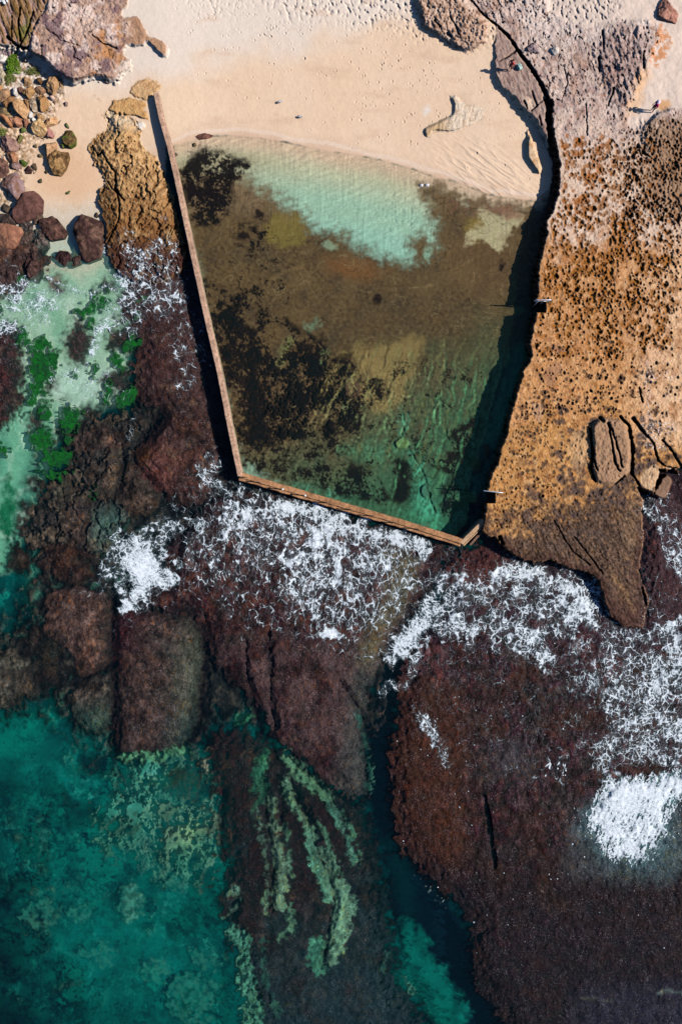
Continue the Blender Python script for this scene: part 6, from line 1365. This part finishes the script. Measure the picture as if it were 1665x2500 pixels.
# --- gulls on the sand
M_white = solid_mat('white_feathers', C(236, 228, 222), .8, .2, 0, .05, 20, 0); M_grey = solid_mat('grey_feathers', C(150, 146, 150), .8, .2, 0, .1, 20, 0); M_beak = solid_mat('orange_beak', C(200, 90, 40), .6, .3, 0, .1, 20, 0)
def ball(name, c, r, mat, parent, seg=12, ring=8, rot=None):
    bm = bmesh.new(); bmesh.ops.create_uvsphere(bm, u_segments=seg, v_segments=ring, radius=1)
    M = Matrix.Translation(c) @ (rot or Matrix.Identity(4)) @ Matrix.Diagonal((*r, 1)); bm.transform(M)
    me = bpy.data.meshes.new(name); bm.to_mesh(me); bm.free()
    me.polygons.foreach_set('use_smooth', [True] * len(me.polygons)); me.materials.append(mat)
    o = bpy.data.objects.new(name, me); COLL.objects.link(o); o.parent = parent
    return o
for (u, v, rz, lb) in [(684, 251, .2, 'white gull standing on smooth sand, nearer the pool wall'), (733, 286, -.15, 'white gull standing on smooth sand, nearer the shoreline')]:
    x, y, _ = at(u, v, 1); r = empty('seagull', (x, y, ground(u, v))); r.rotation_euler = (0, 0, rz); tag(r, lb, 'gull', 'gulls resting on the beach')
    vs, fs = tube([(-.26, 0, .17), (-.20, 0, .18), (-.08, 0, .2), (.06, 0, .22), (.16, 0, .26), (.22, 0, .32), (.27, 0, .33), (.31, 0, .32)], [.02, .05, .085, .09, .065, .05, .05, .02], 10); mesh_obj('body', vs, fs, M_white, r, True)
    for s in (-1, 1):
        ball('wing', (-.08, s * .07, .21), (.2, .035, .07), M_grey, r)
        vs, fs = tube([(0, s * .035, 0), (0, s * .035, .15)], .012, 6); mesh_obj('leg', vs, fs, M_beak, r)
    vs, fs = tube([(.30, 0, .32), (.37, 0, .31)], [.018, .006], 6); mesh_obj('beak', vs, fs, M_beak, r)

# --- shrubs
M_leaf = solid_mat('shrub_leaf', C(104, 138, 34), .8, .2, 0, .4, 3, 0); M_leaf2 = solid_mat('olive_leaf', C(118, 124, 62), .8, .2, 0, .4, 3, 0); M_stem = solid_mat('stem', C(96, 76, 50), .9, .1, 0, .2, 8, 0)
def shrub(u, v, ru, rv, h, mat, n, lab, rot=0):
    x, y, _ = at(u, v, 1); z0 = ground(u, v)
    r = empty('shrub', (x, y, z0)); tag(r, lab, 'shrub', 'shrubs growing among the rocks at the left')
    vs, fs = [], []
    R_ = random.Random(int(u * 7 + v))
    for _ in range(n):
        a = R_.uniform(0, 2 * math.pi); q = math.sqrt(R_.random()) * (1 + .25 * math.sin(3 * a + u))
        px, py = q * ru / 25 * math.cos(a), q * rv / 25 * math.sin(a)
        px, py = px * math.cos(rot) - py * math.sin(rot), px * math.sin(rot) + py * math.cos(rot)
        pz = h * (1 - .75 * q * q) * R_.uniform(.45, 1.05)
        d = Vector((R_.uniform(-1, 1), R_.uniform(-1, 1), R_.uniform(-.2, .9))).normalized(); L, w_ = R_.uniform(.10, .20), R_.uniform(.025, .05)
        s = d.cross(Vector((R_.uniform(-1, 1), R_.uniform(-1, 1), 1))).normalized() * w_
        p = Vector((px, py, pz)); b = len(vs)
        vs += [p, p + d * L * .5 + s, p + d * L, p + d * L * .5 - s]; fs.append((b, b + 1, b + 2, b + 3))
    mesh_obj('foliage', vs, fs, mat, r)
    vs, fs = [], []
    for k in range(9):
        a = R_.uniform(0, 6.28); q = R_.uniform(.3, .8)
        v2, f2 = tube([(0, 0, -.05), (q * ru / 50 * math.cos(a), q * rv / 50 * math.sin(a), h * .4), (q * ru / 25 * math.cos(a), q * rv / 25 * math.sin(a), h * .75)], [.025, .018, .008], 5)
        b = len(vs); vs += v2; fs += [tuple(i + b for i in f) for f in f2]
    mesh_obj('stem', vs, fs, M_stem, r)
shrub(40, 166, 15, 27, .8, M_leaf, 1500, 'bright green shrub in the sand below the mossy fissure', -.15)
shrub(27, 197, 14, 13, .45, M_leaf2, 600, 'olive grey bush right below the bright green shrub')
shrub(5, 322, 12, 10, .3, M_leaf2, 350, 'small olive bush at the left edge beside the orange long boulder')
shrub(86, 180, 18, 10, .18, M_leaf2, 300, 'sparse grey green plant between shrub and outcrop shadow')

# --- people
def skin(name, verts, edges, radii, mat, parent, sub=2):
    me = bpy.data.meshes.new(name); me.from_pydata(verts, edges, []); me.update()
    o = bpy.data.objects.new(name, me); COLL.objects.link(o); me.materials.append(mat)
    md = o.modifiers.new('skin', 'SKIN'); md.use_smooth_shade = True
    for i, r_ in enumerate(radii):
        me.skin_vertices[0].data[i].radius = (r_, r_) if isinstance(r_, float) else r_
    me.skin_vertices[0].data[0].use_root = True
    s = o.modifiers.new('subd', 'SUBSURF'); s.levels = sub; s.render_levels = sub
    o.parent = parent
    return o
M_skin = solid_mat('skin', C(214, 154, 124), .6, .3, 0, .05, 6, 0)
def person(u, v, rz, shirt_c, legs_c, hair_c, lab, arm=0.0, hat=None):
    z0 = ground(u, v)
    x, y, _ = at(u, v, z0)
    r = empty('person', (x, y, z0 - .02)); r.rotation_euler = (0, 0, rz); tag(r, lab, 'person')
    V_, E, R_ = [], [], []
    def add(p, rad, par=None):
        V_.append(p); R_.append(rad)
        if par is not None: E.append((par, len(V_) - 1))
        return len(V_) - 1
    pel = add((0, 0, .95), (.15, .11)); wa = add((0, 0, 1.1), (.13, .095), pel); ch = add((0, .01, 1.28), (.16, .11), wa); sh = add((0, 0, 1.42), (.12, .09), ch)
    nk = add((0, .01, 1.52), .055, sh); hd0 = add((0, .02, 1.60), (.075, .085), nk); hd = add((0, .025, 1.68), (.082, .098), hd0); add((0, .02, 1.745), (.06, .07), hd)
    for s in (-1, 1):
        hp = add((s * .09, 0, .88), (.09, .1), pel); kn = add((s * .11, .03, .5), .062, hp); cf = add((s * .115, .0, .34), .056, kn); an = add((s * .12, -.02, .09), .04, cf); add((s * .13, .12, .035), .038, an)
        so_ = add((s * .19, 0, 1.40), .062, sh); el = add((s * (.25 + arm * .1), -.02 + arm * .1, 1.13), .046, so_); wr = add((s * (.24 + arm * .05), .10 + arm * .15, .92 + arm * .1), .032, el)
        pa = add((s * (.24 + arm * .04), .13 + arm * .18, .85 + arm * .1), (.036, .022), wr)
        for q in range(4):
            f1 = add((s * (.225 + .014 * q), .145 + arm * .2, .80 + arm * .1), .010, pa); add((s * (.22 + .014 * q), .15 + arm * .21, .755 + .008 * abs(q - 1) + arm * .1), .008, f1)
        t1 = add((s * .205, .16 + arm * .18, .84 + arm * .1), .011, pa); add((s * .195, .18 + arm * .2, .80 + arm * .1), .009, t1)
    skin('body', V_, E, R_, M_skin, r)
    ms_ = solid_mat('shirt_cloth', shirt_c, .9, .1, 0, .2, 14, 0); ml = solid_mat('lower_cloth', legs_c, .9, .1, 0, .15, 14, 0); mh = solid_mat('hair', hair_c, .7, .3, 0, .25, 30, 0)
    skin('shirt', [(0, 0, .92), (0, 0, 1.1), (0, .01, 1.28), (0, 0, 1.43), (.20, 0, 1.405), (.245, -.015, 1.22), (-.20, 0, 1.405), (-.245, -.015, 1.22)], [(0, 1), (1, 2), (2, 3), (3, 4), (4, 5), (3, 6), (6, 7)], [(.17, .13), (.15, .115), (.18, .13), (.12, .1), .085, .075, .085, .075], ms_, r)
    skin('shorts', [(0, 0, .97), (.095, 0, .87), (.112, .02, .60), (-.095, 0, .87), (-.112, .02, .60)], [(0, 1), (1, 2), (0, 3), (3, 4)], [(.17, .13), (.115, .12), .1, (.115, .12), .1], ml, r)
    hv = ball('hair', (0, -.01, 1.70), (.102, .112, .095), mh, r, 16, 10)
    if hat is not None:
        vs, fs = tube([(0, .02, 1.735), (0, .02, 1.745), (0, .02, 1.75), (0, .02, 1.83), (0, .02, 1.85)], [.20, .20, .115, .10, .04], 18); mesh_obj('sun_hat', vs, fs, solid_mat('hat_straw', hat, .9, .1, 0, .1, 20, 0), r, True)
    else:
        skin('ponytail', [(0, -.09, 1.72), (0, -.13, 1.62), (0, -.12, 1.48)], [(0, 1), (1, 2)], [.04, .05, .025], mh, r, 1)
    return r
person(1243, 172, 2.4, C(226, 92, 92), C(222, 120, 110), C(96, 44, 36), 'person in a coral pink outfit standing near the edge of the split ledge', .3)
person(1589, 272, 1.9, C(196, 40, 110), C(206, 176, 160), C(60, 26, 40), 'person in a magenta top and pale hat standing on the sand at the right', .1, C(232, 206, 226))
# mint bag on the ledge
x, y, _ = at(1270, 157, 2.9); zb_ = ground(1268, 160)
r = empty('beach_bag', (x, y, zb_)); r.rotation_euler = (0, 0, .5); tag(r, 'pale mint beach bag set down beside the person in coral pink', 'bag')
bm = bmesh.new(); bmesh.ops.create_cube(bm, size=1)
bmesh.ops.subdivide_edges(bm, edges=bm.edges[:], cuts=4, use_grid_fill=True)
for vtx in bm.verts:
    p = vtx.co; k = 1 - .22 * (p.z + .5); b_ = 1 - .25 * (2 * p.z) ** 4 * .4
    p.x *= .34 * (1 + .15 * (1 - abs(2 * p.y))) ; p.y *= .52 * b_; p.z = (p.z + .5) * .36 * (1 - .15 * abs(p.y)); p.x *= k
me = bpy.data.meshes.new('bag_body'); bm.to_mesh(me); bm.free(); me.polygons.foreach_set('use_smooth', [True] * len(me.polygons)); me.materials.append(solid_mat('mint_canvas', C(188, 222, 206), .9, .1, 0, .12, 10, .01))
o = bpy.data.objects.new('bag_body', me); COLL.objects.link(o); o.parent = r
M_strap = solid_mat('white_strap', C(226, 230, 226), .9, .1, 0, .1, 10, 0)
for s in (-1, 1):
    vs, fs = tube([(s * .10, -.12, .3), (s * .11, -.1, .42), (s * .11, 0, .48), (s * .11, .1, .42), (s * .10, .12, .3)], .018, 6); mesh_obj('handle', vs, fs, M_strap, r, True)
# ------------------------------------------------------------------ camera, sun, sky
cam = bpy.data.cameras.new('camera'); co = bpy.data.objects.new('camera', cam); COLL.objects.link(co)
co.location = (0, 0, H); co.rotation_euler = (0, 0, 0)
cam.sensor_fit = 'VERTICAL'; cam.sensor_height = 24; cam.lens = 24 * H / 100.0; cam.clip_end = 20000; cam.clip_start = .5
sc.camera = co
EL, AZ = math.radians(40), math.radians(-5)
sd_ = Vector((math.cos(EL) * math.cos(AZ), math.cos(EL) * math.sin(AZ), math.sin(EL)))
sun = bpy.data.lights.new('sun', 'SUN'); so = bpy.data.objects.new('sun', sun); COLL.objects.link(so)
sun.energy = 4.8; sun.angle = math.radians(.5); sun.color = (1, .965, .92)
so.rotation_euler = (-sd_).to_track_quat('-Z', 'Y').to_euler(); so.location = sd_ * 60
w = bpy.data.worlds.new('World'); sc.world = w; w.use_nodes = True
nt = w.node_tree; nt.nodes.clear()
sky = nt.nodes.new('ShaderNodeTexSky'); sky.sky_type = 'NISHITA'; sky.sun_disc = False
sky.sun_elevation = EL; sky.sun_rotation = math.radians(90) - AZ
bg = nt.nodes.new('ShaderNodeBackground'); bg.inputs[1].default_value = .05
ow = nt.nodes.new('ShaderNodeOutputWorld'); hz = nt.nodes.new('ShaderNodeMix'); hz.data_type = 'RGBA'; hz.blend_type = 'MULTIPLY'; hz.inputs['Factor'].default_value = 1; hz.inputs['B'].default_value = (.55, .85, 1.3, 1)
nt.links.new(sky.outputs[0], hz.inputs['A']); nt.links.new(hz.outputs['Result'], bg.inputs[0]); nt.links.new(bg.outputs[0], ow.inputs[0])
sc.view_settings.view_transform = 'Standard'; sc.view_settings.look = 'None'; sc.view_settings.exposure = 0
sc.cycles.transparent_max_bounces = 16; sc.cycles.max_bounces = 6; sc.cycles.diffuse_bounces = 0
